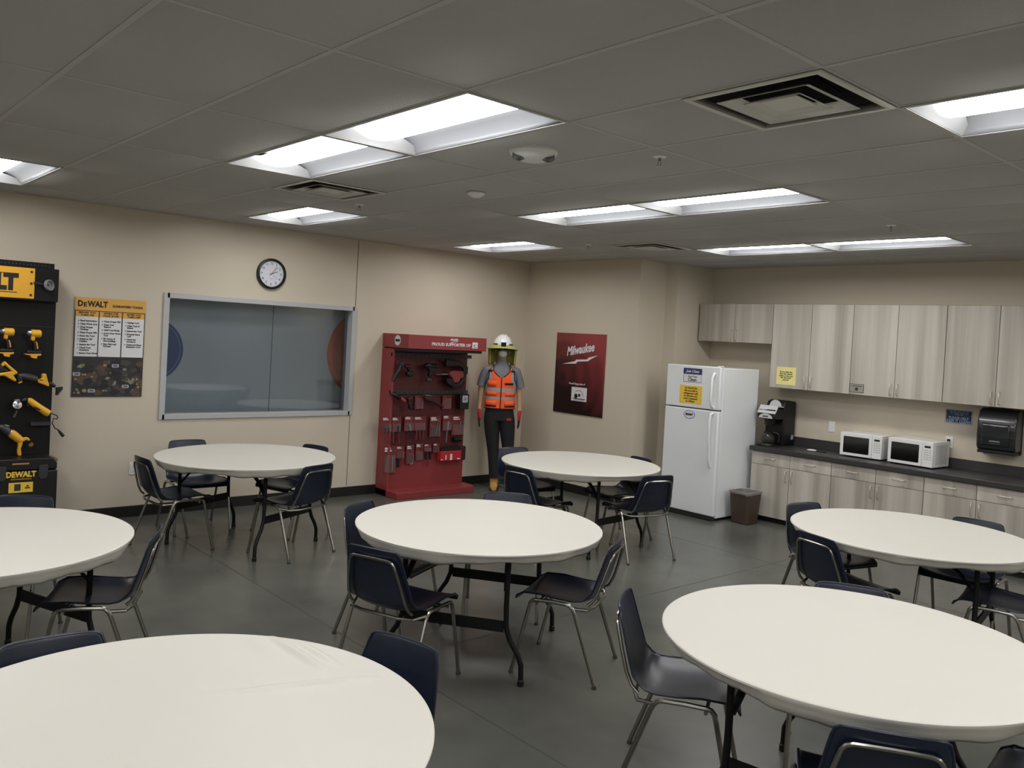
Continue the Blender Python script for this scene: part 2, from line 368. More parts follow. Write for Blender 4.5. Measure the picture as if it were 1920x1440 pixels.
# ------------------------------------------------------------ recessed troffers
def make_troffer(label, group, loc):
    t = thing('ceiling_light', label, 'ceiling light', loc, 0, group)
    W, L = 2 * FT, 4 * FT
    f = MB(); i = .022
    for a in ((0, i, 0, L), (W - i, W, 0, L), (i, W - i, 0, i), (i, W - i, L - i, L)): f.box(a[0] + .002, a[1] - .002 if a[1] > W - .1 else a[1], a[2] + .002, a[3] - .002, .0, .0025)
    f.build('frame', M_tee, t)
    r = MB(); lx0, lx1 = W / 2 - .135, W / 2 + .135; zc = .052; e = .085
    # two curved side reflectors
    for s in (0, 1):
        R = []
        for k in range(9):
            u = k / 8; x = i + (lx0 - i) * u; z = .004 + (zc + .03 - .004) * math.sin(u * PI / 2) ** .8 if k < 8 else zc + .03
            x = x if s == 0 else W - x
            R.append([(x, i, z), (x, L - i, z)])
        r.rings(R, cap=False, closed=False)
    # sloped end pieces, and a low sill between reflectors and lens ends
    r.cm = 1
    for s in (0, 1):
        yy = lambda q: q if s == 0 else L - q
        pts = [(i, yy(i), .004)] + [(W * k / 10, yy(i + (e - i) * math.sin(PI * k / 10) ** .5 * 1.0), .004 + (zc + .028 - .004) * math.sin(PI * k / 10) ** .6) for k in range(1, 10)] + [(W - i, yy(i), .004)]
        bot = [(p[0] if 0 < q < 10 else p[0], yy(i), .004) for q, p in enumerate(pts)]
        for k in range(10):
            r.add([bot[k], bot[k + 1], pts[k + 1], pts[k]], [(0, 1, 2, 3)], True)
    # housing pan above
    r.box(.005, W - .005, .005, L - .005, zc + .055, zc + .06)
    r.build('reflector', [M_refl, M_refe], t)
    l = MB(); R = []
    for k in range(9):
        a = PI * k / 8; x = W / 2 - .122 * math.cos(a); z = zc + .010 - .036 * math.sin(a)
        R.append([(x, e - .02 + .03 * abs(math.cos(a)), z), (x, L - e + .02 - .03 * abs(math.cos(a)), z)])
    l.rings(R, cap=False, closed=False)
    l.build('lens', M_lamp, t)
    return t
LAB = {(0, 0): 'bright recessed ceiling light, nearer of the close upper centre pair', (0, 4): 'bright recessed ceiling light, farther of the close upper centre pair',
       (4, 12): 'single recessed ceiling light above the wall clock', (-4, 12): 'recessed ceiling light cut by the left edge of the photo',
       (8, 0): 'right-hand light of the pair beyond the white emergency light', (8, 4): 'left-hand light of the pair beyond the white emergency light',
       (12, 12): 'single recessed light above the corner with the mannequin', (16, 4): 'left-hand light of the farthest pair, before the kitchen cabinets',
       (16, 0): 'right-hand light of the farthest pair, before the kitchen cabinets', (4, -8): 'large bright recessed light at the upper right photo edge'}
tr0 = None
for (x, y) in FIX:
    loc = (x * FT, y * FT, H); lab = LAB.get((x, y), 'recessed ceiling light outside the photo, behind or beside the camera')
    grp = 'recessed troffer lights in the ceiling' if (x, y) in LAB else 'troffer lights outside the photo'
    if tr0 is None: tr0 = make_troffer(lab, grp, loc)
    else: dup(tr0, loc, 0, lab, grp)

# ------------------------------------------------------------ air diffusers
def make_vent(label, loc):
    t = thing('air_vent', label, 'vent', loc, 0, 'square ceiling air diffusers'); W = 2 * FT
    f = MB()
    def sq(m, i0, z0, i1, z1):      # a square louvre ring between two insets
        a = [(i0, i0, z0), (W - i0, i0, z0), (W - i0, W - i0, z0), (i0, W - i0, z0)]; b = [(i1, i1, z1), (W - i1, i1, z1), (W - i1, W - i1, z1), (i1, W - i1, z1)]
        m.add(a + b, [(k, (k + 1) % 4, 4 + (k + 1) % 4, 4 + k) for k in range(4)])
    sq(f, .003, 0, .034, -.002); sq(f, .034, -.002, .036, .03)
    f.build('frame', M_vent, t, solid=.003)
    for i0, z0, i1, z1 in ((.105, -.008, .165, .020), (.180, -.010, .225, .014)):
        l = MB(); sq(l, i0, z0, i1, z1); l.build('louvre', M_vent, t, solid=.003)
    p = MB(); p.box(.226, W - .226, .226, W - .226, .000, .004); p.build('face_plate', M_vent, t)
    b = MB(); b.add([(.036, .036, .03), (W - .036, .036, .03), (W - .036, W - .036, .03), (.036, W - .036, .03), (.12, .12, .2), (W - .12, .12, .2), (W - .12, W - .12, .2), (.12, W - .12, .2)],
                    [(0, 1, 5, 4), (1, 2, 6, 5), (2, 3, 7, 6), (3, 0, 4, 7), (4, 5, 6, 7)])
    for k in range(4):
        b.cyl((W / 2 + .2 * math.cos(k * PI / 2 + .78), W / 2 + .2 * math.sin(k * PI / 2 + .78), .05), (W / 2 + .05 * math.cos(k * PI / 2 + .78), W / 2 + .05 * math.sin(k * PI / 2 + .78), .15), .006, 6)
    b.build('duct_box', M_duct, t)
    return t
vl = ['large square ceiling air vent at upper right, nearest the camera', 'square ceiling air vent between the centre pair of lights and the clock', 'farthest square ceiling air vent, above the red poster', 'air vent outside the photo behind the camera', 'air vent outside the photo to the left']
v0 = None
for (x, y), lb in zip(VENT, vl):
    if v0 is None: v0 = make_vent(lb, (x * FT, y * FT, H))
    else: dup(v0, (x * FT, y * FT, H), 0, lb)

# ------------------------------------------------------------ small ceiling fittings
def sprinkler(label, p):
    t = thing('fire_sprinkler', label, 'sprinkler', (p[0], p[1], H), 0, 'pendent fire sprinklers')
    a = MB(); a.lathe([(.0, .012), (.036, .010), (.036, .004), (.02, 0), (.0, -.001)], 18); a.build('escutcheon', M_white, t)
    b = MB(); b.cyl((0, 0, 0), (0, 0, -.02), .008, 10)
    for s in (-1, 1): b.tube([(s * .006, 0, -.016), (s * .013, 0, -.028), (s * .004, 0, -.042)], .002, 6)
    b.build('frame_arms', M_steel, t)
    d = MB(); d.lathe([(0, -.042), (.017, -.043), (.017, -.0445), (0, -.0455)], 12); d.build('deflector', M_steel, t)
    return t
s0 = sprinkler('fire sprinkler to the right of the white emergency light', (1.395, .112))
dup(s0, (1.414, 3.149, H), 0, 'fire sprinkler above and right of the clock light, near small vent')
dup(s0, (4.175, 3.235, H), 0, 'farthest fire sprinkler, near the vent above the red poster')
dup(s0, (4.171, .125, H), 0, 'fire sprinkler between the two right-hand rows of lights')
t = thing('emergency_light', 'white emergency light dome with two clear lamp heads on ceiling', 'emergency light', (.913, .575, H), math.radians(-40))
a = MB(); a.lathe([(0, .008), (.13, .006), (.13, -.006), (.112, -.028), (.075, -.045), (0, -.052)], 32); a.build('dome', M_white, t)
for s in (-1, 1):
    b = MB(); b.M = T(s * .078, -.035, -.03, 0, .9); b.lathe([(0, .02), (.033, .016), (.036, -.006), (.028, -.014), (0, -.018)], 16); b.build('lamp_head', mat('clear_lamp', (120, 124, 120), .12, metal=.7), t)
t = thing('smoke_detector', 'small white round smoke detector on the ceiling', 'smoke detector', (1.558, 1.847, H))
a = MB(); a.lathe([(0, .008), (.062, .006), (.062, -.006), (.052, -.016), (.03, -.03), (0, -.032)], 24); a.build('housing', M_white, t)
b = MB(); b.lathe([(.064, .003), (.066, .002), (.066, .006), (.064, .006)], 24, cap=False); b.build('base_ring', M_grey, t)

# ------------------------------------------------------------ window
t = thing('window_1', 'wide interior window with pale grey frame and dark glass', 'window', ((WX0 + WX1) / 2, YL, WZ0)); struct(t)
ox = (WX0 + WX1) / 2; hw = (WX1 - WX0) / 2; hh = WZ1 - WZ0
f = MB(); fw = .045; fd = -.018
f.box(-hw - .03, -hw + fw - .02, fd, .14, -.03, hh + .03); f.box(hw - fw + .02, hw + .03, fd, .14, -.03, hh + .03)
f.box(-hw, hw, fd, .14, -.03, .02); f.box(-hw, hw, fd, .14, hh - .02, hh + .03)
f.build('window_frame', M_alu, t, bevel=.003)
xs = onY(509, 660, YL + .08).x - ox
for a, b in ((-hw, xs - .002), (xs + .002, hw)):
    g = MB(); g.add([(a, .08, 0), (b, .08, 0), (b, .08, hh), (a, .08, hh)], [(0, 1, 2, 3)]); g.build('glass_pane', M_glass, t)
g = MB(); g.box(xs - .002, xs + .002, .078, .084, .0, hh); g.build('pane_joint', M_dgrey, t)
BY = .36
g = MB(); g.box(-2.6, 2.9, BY, BY + .02, -WZ0, hh + .75); struct(g.build('wall_beyond', M_shade, t))
g = MB(); g.box(-2.6, 2.9, .15, BY, -WZ0 - .02, -WZ0); g.box(-2.6, 2.9, .15, BY, hh + .73, hh + .75); g.box(-2.62, -2.6, .15, BY, -WZ0, hh + .75); g.box(2.9, 2.92, .15, BY, -WZ0, hh + .75)
g.build('room_beyond', M_shade, t)
# two big round decals on the wall of the room beyond
for px, py, pxe, mt, nm, lb in ((283, 655, 343, M_bluec, 'wall_decal', 'round dark blue wall decal behind the left window edge'), (686, 664, 613, M_orange, 'wall_decal', 'round orange wall decal behind the right window edge')):
    c = onY(px, py, YL + BY); e = onY(pxe, py, YL + BY); R = abs(e.x - c.x)
    d = thing(nm, lb, 'wall decal', (c.x, YL + BY - .004, c.z)); 
    q = MB(); q.prism(arc(0, 0, R, 0, 2 * PI, 48)[:-1], -.002, .002, 'xz'); q.build('disc', mt, d)
    q = MB(); q.rings([[(r * math.cos(a * PI / 24), -.0035, r * math.sin(a * PI / 24)) for a in range(48)] for r in (R * .90, R * .915)], cap=False, smooth=False); q.build('ring', M_lblue if mt is M_bluec else mat('pale_orange_print', (210, 150, 130), .5), d)
    if mt is M_orange:
        q = MB(); q.text('Innovation', .085, (-R * .30, -.0035, -R * .33), bold=.001); q.box(-R * .52, -R * .1, -.0035, -.003, -R * .46, -R * .445); q.build('lettering', mat('pale_orange_print', (210, 150, 130), .5), d)

# ------------------------------------------------------------ wall clock
c = onY(510, 513.5, YL - .03)
t = thing('wall_clock', 'round white wall clock with black rim above the window', 'clock', (c.x, YL, c.z))
a = MB(); a.M = T(0, 0, 0, 0, PI / 2); a.lathe([(.0, .0), (.158, 0), (.16, .02), (.155, .04), (.142, .046), (.135, .036), (.133, .012), (0, .012)], 48); a.build('case', M_black, t)
a = MB(); a.prism(arc(0, 0, .134, 0, 2 * PI, 48)[:-1], -.016, -.013, 'xz'); a.build('dial', mat('clock_dial', (226, 228, 240), .5), t)
a = MB()
for k in range(1, 13):
    an = PI / 2 - k * PI / 6; a.text(str(k), .034, (.106 * math.cos(an), -.0165, .106 * math.sin(an)), bold=.0006)
for k in range(60):
    an = k * PI / 30; a.M = T(0, 0, 0, 0, 0, -an); a.box(.124, .131, -.0172, -.0165, -.0007, .0007)
a.M = Matrix(); a.text('QUARTZ', .009, (0, -.0165, -.05)); a.build('numerals', M_ink, t)
for nm, L_, wd, an in (('hour_hand', .07, .0035, 62), ('minute_hand', .098, .0025, 41), ('second_hand', .09, .0008, -38)):
    a = MB(); r = math.radians(90 - an if nm != 'second_hand' else -38)
    r = {'hour_hand': math.radians(22), 'minute_hand': math.radians(50), 'second_hand': math.radians(-38)}[nm]
    a.M = T(0, 0, 0, 0, 0, -r); a.box(-.02, L_, -.021, -.019, -wd, wd); a.build(nm, M_ink if nm != 'second_hand' else M_grey, t)
a = MB(); a.M = T(0, -.028, 0, 0, PI / 2); a.prism(arc(0, 0, .137, 0, 2 * PI, 40)[:-1], -.001, .0, 'xy'); a.build('cover_glass', mat('thin_glass', (250, 250, 250), .05, alpha=.06), t)

# ------------------------------------------------------------ safety poster (left wall)
p0 = onY(141, 556, YL - .006); p1 = onY(268, 745, YL - .006); pw, ph = .605, .895
t = thing('safety_poster', 'black, white and yellow tool safety poster left of the window', 'poster', (-.055 + .002, YL - .006, 1.132))
a = MB(); a.box(0, pw, -.004, .004, 0, ph); a.build('board', mat('poster_dark', (46, 44, 46), .45), t, bevel=.001)
a = MB(); a.box(0, pw, -.005, -.0041, ph - .115, ph)
cx = [.008, .207, .407]; cw = .19
for x in cx: a.box(x, x + cw, -.005, -.0041, ph - .172, ph - .122)
a.build('yellow_band', M_yelp, t)
a = MB()
for x in cx: a.box(x, x + cw, -.005, -.0041, ph - .53, ph - .172)
a.build('white_panel', M_paperw, t)
a = MB()
a.text('D', .072, (.044, -.0056, ph - .058), bold=.003, fit=.044); a.text('E', .052, (.084, -.0056, ph - .0645), bold=.0022, fit=.028); a.text('WALT', .072, (.186, -.0056, ph - .058), bold=.003, fit=.172)
a.text('GUARANTEED TOUGH.', .028, (.447, -.0056, ph - .066), bold=.0012, fit=.27)
for x, l1, l2 in zip(cx, ('BEFORE YOU', 'WHILE THE', 'AFTER YOU'), ('TURN ON', 'TOOL IS ON', 'TURN OFF')):
    a.text(l1, .022, (x + cw / 2, -.0056, ph - .136), bold=.0008, shear=.15, sx=1.1); a.text(l2, .022, (x + cw / 2, -.0056, ph - .158), bold=.0008, shear=.15, sx=1.1)
L1 = ['Read Instructions', 'Clean Work Area', 'Wear Proper', 'Clothing', 'Wear Proper PPE', 'Know the Tool', 'Switch in Off', 'Position', 'Inspect the Tool', 'Check Tool', 'Accessory', 'Secure Your Work']
L2 = ['Wear Proper PPE', 'Keep Your', 'Balance', 'Hold Tool Firmly', "Don't Over Work", 'Tool', 'Be Aware of', 'Surroundings', 'Stay Alert and', 'Focused']
L3 = ['Unplug Cord', 'Clean Tool of', 'Debris', 'Inspect the Tool', 'Properly Store', 'Tool', 'Check the', 'Accessory', 'Check and Store', 'Extension Cord']
cont = {'Clothing', 'Position', 'Accessory', 'Balance', 'Tool', 'Surroundings', 'Focused', 'Debris', 'Extension Cord'}
for x, L_ in zip(cx, (L1, L2, L3)):
    z = ph - .180
    for s_ in L_:
        z -= .0195 if s_ in cont else .0292
        a.text(s_, .0195, (x + .04, -.0056, z), align='LEFT', bold=.0009)
        if s_ not in cont: a.box(x + .022, x + .03, -.0056, -.005, z - .004, z + .004)
a.build('lettering', M_ink, t); a = MB()
for u, v in ((.035, .205), (.165, .055), (.36, .285), (.455, .095)): a.text('USA', .022, (u, -.0076, v), bold=.0009)
a.build('lettering', M_ink, t)
for u, v in ((.035, .205), (.165, .055), (.36, .285), (.455, .095)): a = MB(); a.prism([(x + u, z + v) for x, z in rrect(-.03, .03, -.015, .015, .006)], -.007, -.0062, 'xz'); a.build('photo_tag', mat('tag_grey', (176, 176, 184), .5), t)
# the collage of work photographs along the bottom, as irregular printed patches
cols = [(30, 32, 30), (66, 62, 60), (118, 122, 66), (136, 136, 134), (28, 33, 42), (84, 68, 54), (160, 134, 78), (56, 57, 60), (24, 24, 26)]
rnd = random.Random(3)
patch = [MB() for _ in cols]
for k in range(110):
    u = .02 + rnd.random() * .565; v = .02 + rnd.random() * .30; q = rnd.randrange(len(cols)); r = .022 + rnd.random() * .045 * (1 - k / 150)
    if q in (2, 6, 3): r *= .42
    n = rnd.randint(4, 7); a0 = rnd.random() * 6
    poly = [(min(max(u + r * (0.5 + rnd.random()) * math.cos(a0 + 2 * PI * i / n), .005), pw - .005), min(max(v + r * (0.5 + rnd.random() * .7) * math.sin(a0 + 2 * PI * i / n), .005), .345)) for i in range(n)]
    patch[q].prism(poly, -.0044 - k * .000012, -.0040, 'xz')
al = MB()
for q, pm in enumerate(patch):
    al.cm = q; al.add(pm.v, pm.f)
al.build('photo_collage', [mat('collage_%d' % q, c, .5) for q, c in enumerate(cols)], t)

# ------------------------------------------------------------ red poster on the back wall
t = thing('red_poster', 'dark red poster with white script and small white emblem', 'poster', (XA - .006, 4.44, .975))
a = MB(); a.box(-.012, .004, -.415, .415, 0, 1.0); a.build('board', M_poster, t, bevel=.001)
def script_logo(m, x, y, z, s):      # slanted script word above a lightning bolt
    m.text('Milwaukee', s, (x, y, z), face='-x', bold=s * .028, shear=.4, sx=.72, rot=.17)
    pts = [(-.52, -.16), (-.05, .02), (-.09, .10), (.27, .16), (.24, .23), (.56, .40), (.12, .22), (.17, .14), (-.18, .08), (-.15, .0)]
    pts = [(-.52, -.17), (-.1, -.02), (-.13, .055), (.25, .14), (.22, .215), (.56, .34), (.17, .135), (.20, .065), (-.2, -.03), (-.17, -.115)]
    pts = [(-.54, -.20), (-.14, -.02), (-.10, .07), (.24, .12), (.28, .22), (.56, .36), (.34, .13), (.27, .03), (-.06, -.03), (-.10, -.14)]
    m.prism([(y - u * s * 3.6, z + v * s * 1.6 - s * .95) for u, v in pts], x - .0008, x, 'yz')
a = MB(); script_logo(a, -.0128, .0, .80, .15); a.text('Proud Supporter of', .034, (-.0128, .02, .375), face='-x', bold=.0006, shear=.1)
a.build('lettering', M_paperw, t)
a = MB(); a.box(-.0135, -.012, -.155, .105, .165, .335); a.build('emblem_panel', M_paperw, t)
a = MB(); ey = -.02
R = [[(-.0142, ey - r * math.cos(th), .225 + r * math.sin(th)) for th in [PI * .0 + PI * .75 * i / 16 for i in range(17)]] for r in (.07, .076)]
a.rings(R, cap=False, closed=False, smooth=False)
a.prism([(y + .025 + ey, z + .225) for y, z in arc(.02, .0, .03, 0, 2 * PI, 8)], -.0142, -.0136, 'yz')
for k in range(6):
    a.M = T(0, ey - .01, .238, 0, k * PI / 6); a.box(-.0142, -.0136, -.022, .022, -.003, .003)
a.M = Matrix(); a.box(-.0142, -.0136, -.13, .08, .188, .198); a.box(-.0142, -.0136, -.11, .06, .176, .180)
a.build('emblem', M_ink, t)

# ------------------------------------------------------------ wall plates
def outlet(label, x, y, z, face, rocker=False):
    t = thing('wall_outlet' if not rocker else 'light_switch', label, 'outlet' if not rocker else 'switch', (x, y, z), 0 if face == '-y' else -PI / 2)
    a = MB(); a.box(-.036, .036, -.006, 0, -.058, .058); a.build('cover_plate', M_white, t, bevel=.002)
    if rocker:
        a = MB(); a.box(-.006, .006, -.013, -.006, -.012, .012); a.build('toggle', M_white, t)
    else:
        for s in (-1, 1):
            a = MB(); a.prism([(u, v + s * .02) for u, v in rrect(-.017, .017, -.014, .014, .006)], -.009, -.006, 'xz'); r = a.build('receptacle', M_white, t)
            b = MB(); 
            for q in (-.007, .007): b.box(q - .0012, q + .0012, -.0096, -.009, s * .02 - .002, s * .02 + .007)
            b.cyl((0, -.0096, s * .02 - .007), (0, -.009, s * .02 - .007), .0025, 8); b.build('slot', M_slot, r)
    return t
outlet('white double wall outlet near the floor, behind leftmost chair back', onY(250, 878, YL).x, YL, onY(250, 878, YL).z, '-y')
p = onX(1560, 800, XK); outlet('white switch plate on the wall between brewer and microwaves', XK, p.y, p.z, '-x', True)
p = onX(1780, 829, XK); outlet('white wall outlet with plugs beside the right microwave', XK, p.y, p.z, '-x')
op = p

# ============================================================ kitchen
UX = 6.462; UZ0, UZ1 = 1.475, 2.423
def handle(parent, loc, vert, L_=.115):
    a = MB()
    if vert: P = [(0, 0, -L_ / 2), (-.022, 0, -L_ / 2), (-.028, 0, -L_ / 2 + .008), (-.028, 0, L_ / 2 - .008), (-.022, 0, L_ / 2), (0, 0, L_ / 2)]
    else: P = [(0, -L_ / 2, 0), (-.022, -L_ / 2, 0), (-.028, -L_ / 2 + .008, 0), (-.028, L_ / 2 - .008, 0), (-.022, L_ / 2, 0), (0, L_ / 2, 0)]
    a.tube([(x + loc[0], y + loc[1], z + loc[2]) for x, y, z in P], .0052, 8)
    return a.build('handle', M_handle, parent)
def upper(y1, y0, z0, z1, label, two=True, hz=None):
    t = thing('wall_cabinet', label, 'cabinet', (UX, y1, z0), 0, 'grey laminate wall cabinets')
    W = y1 - y0; g = .0026
    a = MB(); a.box(.0205, XK - UX - .001, -W, 0, 0, z1 - z0); a.build('body', M_wood, t)
    a = MB(); a.box(.0185, .0204, -W, 0, 0, z1 - z0); a.build('door_gap_shade', M_slot, t)  # added dark sheet over the wood carcass, paints the shade in the door gaps
    for k in range(2):
        ya, yb = -W + (W / 2) * (1 - k), -W + (W / 2) * (2 - k)
        d = MB(); d.box(0, .018, ya + g, yb - g, g, z1 - z0 - g); o = d.build('door', M_wood, t, bevel=.001)
        hy = ya + .035 if k == 0 else yb - .035
        handle(o, (0, hy, .085), True)
    return t
upper(3.462, 2.452, 1.965, UZ1, 'short two-door wall cabinet above the refrigerator')
upper(2.45, 1.504, UZ0, UZ1, 'tall wall cabinet above brewer, yellow note on its left door')
upper(1.503, .566, UZ0, UZ1, 'middle tall wall cabinet, above the microwaves')
upper(.565, -.374, UZ0, UZ1, 'wall cabinet above the paper towel dispenser at right edge')
upper(-.375, -1.314, UZ0, UZ1, 'wall cabinet beyond the right edge of the photo')
LX_ = 6.187; CZ = .822
def lower(y1, y0, label):
    t = thing('base_cabinet', label, 'cabinet', (LX_, y1, 0), 0, 'grey laminate base cabinets')
    W = y1 - y0; g = .0026; top = .77
    a = MB(); a.box(.0205, XK - LX_ - .001, -W, 0, .062, top); a.build('body', M_wood, t)
    a = MB(); a.box(.0185, .0204, -W, 0, .062, top); a.build('door_gap_shade', M_slot, t)  # dark sheet added behind doors and drawers to colour their gaps as shade
    a = MB(); a.box(.06, XK - LX_ - .001, -W, 0, 0, .062); a.build('toe_kick', M_base, t)
    for k in range(2):
        ya, yb = -W + (W / 2) * (1 - k), -W + (W / 2) * (2 - k)
        d = MB(); d.box(0, .018, ya + g, yb - g, .062, .624); o = d.build('door', M_wood, t, bevel=.001)
        handle(o, (0, ya + .035 if k == 0 else yb - .035, .535), True)
        d = MB(); d.box(0, .018, ya + g, yb - g, .628, top - .005); o = d.build('drawer', M_wood, t, bevel=.001)
        handle(o, (0, (ya + yb) / 2, .70), False)
    return t
lower(2.45, 1.508, 'leftmost base cabinet, beside the brown trash can')
lower(1.507, .576, 'middle base cabinet, below the two microwaves')
lower(.575, -.36, 'base cabinet at the right photo edge, below the paper towels')
lower(-.361, -1.30, 'base cabinet beyond the right edge of the photo')
t = thing('countertop', 'long dark charcoal countertop with backsplash over base cabinets', 'countertop', (LX_, 0, .77))
a = MB(); a.box(-.028, XK - LX_ - .001, -1.32, 2.47, 0, CZ - .77); a.build('worktop', M_counter, t, bevel=.006, seg=3)
a = MB(); a.box(XK - LX_ - .02, XK - LX_ - .001, -1.32, 2.47, CZ - .77, CZ - .77 + .10); a.build('backsplash', M_counter, t, bevel=.002)

# refrigerator
t = thing('refrigerator', 'white top-freezer refrigerator with notes in the kitchen nook', 'refrigerator', (5.60, 3.24, 0))
W = .72; Ht = 1.68
a = MB(); a.box(.065, .76, -W + .004, -.004, .03, Ht - .012); a.build('cabinet_body', M_fridge, t, bevel=.008, seg=3)
sp = 1.205
a = MB(); a.box(0, .058, -W, 0, sp + .006, Ht); fz = a.build('freezer_door', M_fridge, t, bevel=.012, seg=3)
a = MB(); a.box(0, .058, -W, 0, .055, sp - .006); fr = a.build('door', M_fridge, t, bevel=.012, seg=3)
a = MB(); a.box(.058, .065, -W + .01, -.01, .06, Ht - .01); a.build('gasket', M_gasket, t)
a = MB(); a.box(.03, .07, -W + .03, -.03, .008, .05); a.box(.1, .7, -W + .03, -.03, .02, .03)
for x in (.1, .7):
    for y in (-W + .06, -.06): a.cyl((x, y, 0), (x, y, .03), .02, 10)
a.build('kick_plate', M_dgrey, t)
a = MB(); a.box(.01, .06, -W + .0, -W + .05, Ht, Ht + .012); a.build('hinge_cover', M_white, t, bevel=.003)
def fh(P, par): a = MB(); a.tube(P, .013, 10, flat=1.3); return a.build('handle', M_white, par)
hy = -W + .075
fh([(0, hy, Ht - .07), (-.02, hy, Ht - .085), (-.045, hy, Ht - .13), (-.05, hy, sp + .12), (-.04, hy, sp + .05), (0, hy, sp + .03)], fz)
fh([(0, hy, sp - .03), (-.04, hy, sp - .045), (-.05, hy, sp - .12), (-.05, hy, sp - .34), (-.03, hy, sp - .42), (-.035, hy, sp - .50), (-.012, hy, sp - .60), (0, hy, sp - .62)], fr)
def on_fridge(px, py): p = onX(px, py, 5.60); return p.y, p.z
def flat_sign(name, label, cat, x, px0, py0, px1, py1, mt, thick=.0015, group=None):
    a_ = onX(px0, py0, x); b_ = onX(px1, py1, x); y1, y0 = a_.y, b_.y; z1, z0 = a_.z, b_.z
    t = thing(name, label, cat, (x, (y0 + y1) / 2, z0), 0, group); w2 = (y1 - y0) / 2; hz = z1 - z0
    m = MB(); m.box(-thick - .0005, -.0005, -w2, w2, 0, hz); m.build('sheet', mt, t)
    return t, w2, hz
t, w2, hz = flat_sign('fridge_notice', 'blue and white notice about keeping clean on freezer door', 'notice', 5.6, 1283, 690, 1315, 718, M_paperw)
a = MB(); a.prism([(y, z) for y, z in rrect(-w2 - .004, w2 + .004, hz * .58, hz + .004, .01)], -.003, -.0022, 'yz'); a.build('blue_header', M_blue, t)
a = MB(); a.text('Just Clean', .042, (-.0036, 0, hz * .80), face='-x', shear=.3, bold=.0006); a.build('header_lettering', M_paperw, t)
a = MB(); a.text('Keep Fridge', .026, (-.0026, 0, hz * .42), face='-x', shear=.2); a.text('Clean', .05, (-.0026, 0, hz * .18), face='-x', bold=.0008)
for y0_, y1_, z0_, z1_ in ((-w2, w2, 0, .003), (-w2, -w2 + .003, 0, hz * .6), (w2 - .003, w2, 0, hz * .6)): a.box(-.0028, -.0022, y0_, y1_, z0_, z1_)
a.build('lettering', M_ink, t)
def note_lines(t, lines, w2, hz, sz, mt=M_ink, z1=.85, step=None):
    a = MB(); n = len(lines); step = step or (hz * .72 / max(1, n - 1))
    for k, s_ in enumerate(lines): a.text(s_, sz, (-.0026, 0, hz * z1 - k * step), face='-x', bold=sz * .02)
    a.build('lettering', mt, t)
t, w2, hz = flat_sign('fridge_notice', 'orange-yellow paper notice below the blue one on freezer door', 'notice', 5.6, 1275.5, 721, 1315, 759, M_papery)
note_lines(t, ['ATTENTION', 'All food left in', 'refrigerator will', 'be thrown out', 'every weekend', 'at 5:00pm'], w2, hz, .030)
t, w2, hz = flat_sign('door_sticker', 'small oval white sticker on the lower refrigerator door', 'sticker', 5.6, 1283, 769, 1302, 785, M_fridge, .0004)
a = MB(); a.prism([(y * w2 * 1.08, hz / 2 + z * hz * .58) for y, z in arc(0, 0, 1, 0, 2 * PI, 32)[:-1]], -.0018, -.001, 'yz'); a.build('disc', mat('sticker_blue', (120, 150, 190), .4), t)
a = MB(); a.prism([(y * w2 * .95, hz / 2 + z * hz * .48) for y, z in arc(0, 0, 1, 0, 2 * PI, 32)[:-1]], -.0024, -.0019, 'yz'); a.build('face', M_paperw, t)
a = MB(); a.text('SMART', .032, (-.003, 0, hz / 2), face='-x', bold=.002, sx=1.0); a.build('lettering', M_ink, t)
t, w2, hz = flat_sign('paper_note', 'pale yellow note taped to wall cabinet above the brewer', 'notice', UX, 1457, 687, 1491, 723, M_paperp)
note_lines(t, ['If you take the', 'last cup, please', 'make a new pot', 'for the next', 'person'], w2, hz, .026, z1=.72, step=hz * .11)
t, w2, hz = flat_sign('paper_note', 'small grey framed card at the foot of the middle wall cabinet', 'notice', UX, 1593.5, 719, 1619, 737, mat('grey_card', (150, 146, 138), .5))
a = MB()
for b_ in ((-w2, w2, 0, .004), (-w2, w2, hz - .004, hz), (-w2, -w2 + .004, 0, hz), (w2 - .004, w2, 0, hz)): a.box(-.0028, -.0022, *b_)
a.prism([(y, hz * .4 + z) for y, z in arc(0, 0, .018, 0, 2 * PI, 12)[:-1]], -.0026, -.0022, 'yz'); a.box(-.0026, -.0022, -w2 * .7, w2 * .7, hz * .72, hz * .80)
a.build('border', M_dgrey, t)
t, w2, hz = flat_sign('wall_sign', 'dark blue PLEASE HELP KEEP IT CLEAN sign on kitchen wall', 'sign', XK, 1773, 766, 1823, 798, mat('sign_pale_rim', (170, 172, 182), .5))
a = MB(); a.box(-.0032, -.0024, -w2 + .012, w2 - .012, .014, hz - .008); a.build('blue_field', M_bluesign, t)
a = MB(); a.text('PLEASE HELP', .036, (-.0038, 0, hz * .40), face='-x', bold=.0008, sx=.92); a.text('KEEP IT CLEAN', .036, (-.0038, 0, hz * .19), face='-x', bold=.0008, sx=.92)
for k, ww in enumerate((.9, .8, .55)): a.text(('THIS AREA IS FOR YOUR USE', 'AND OTHERS AFTER YOU', 'THANK YOU')[k], .014, (-.0038, 0, hz * (.86 - k * .11)), face='-x')
a.build('lettering', M_lblue, t)

# ------------------------------------------------------------ coffee brewer
t = thing('coffee_brewer', 'black commercial coffee brewer with white front panels on the counter', 'coffee maker', (6.30, 2.36, CZ), -PI / 2)
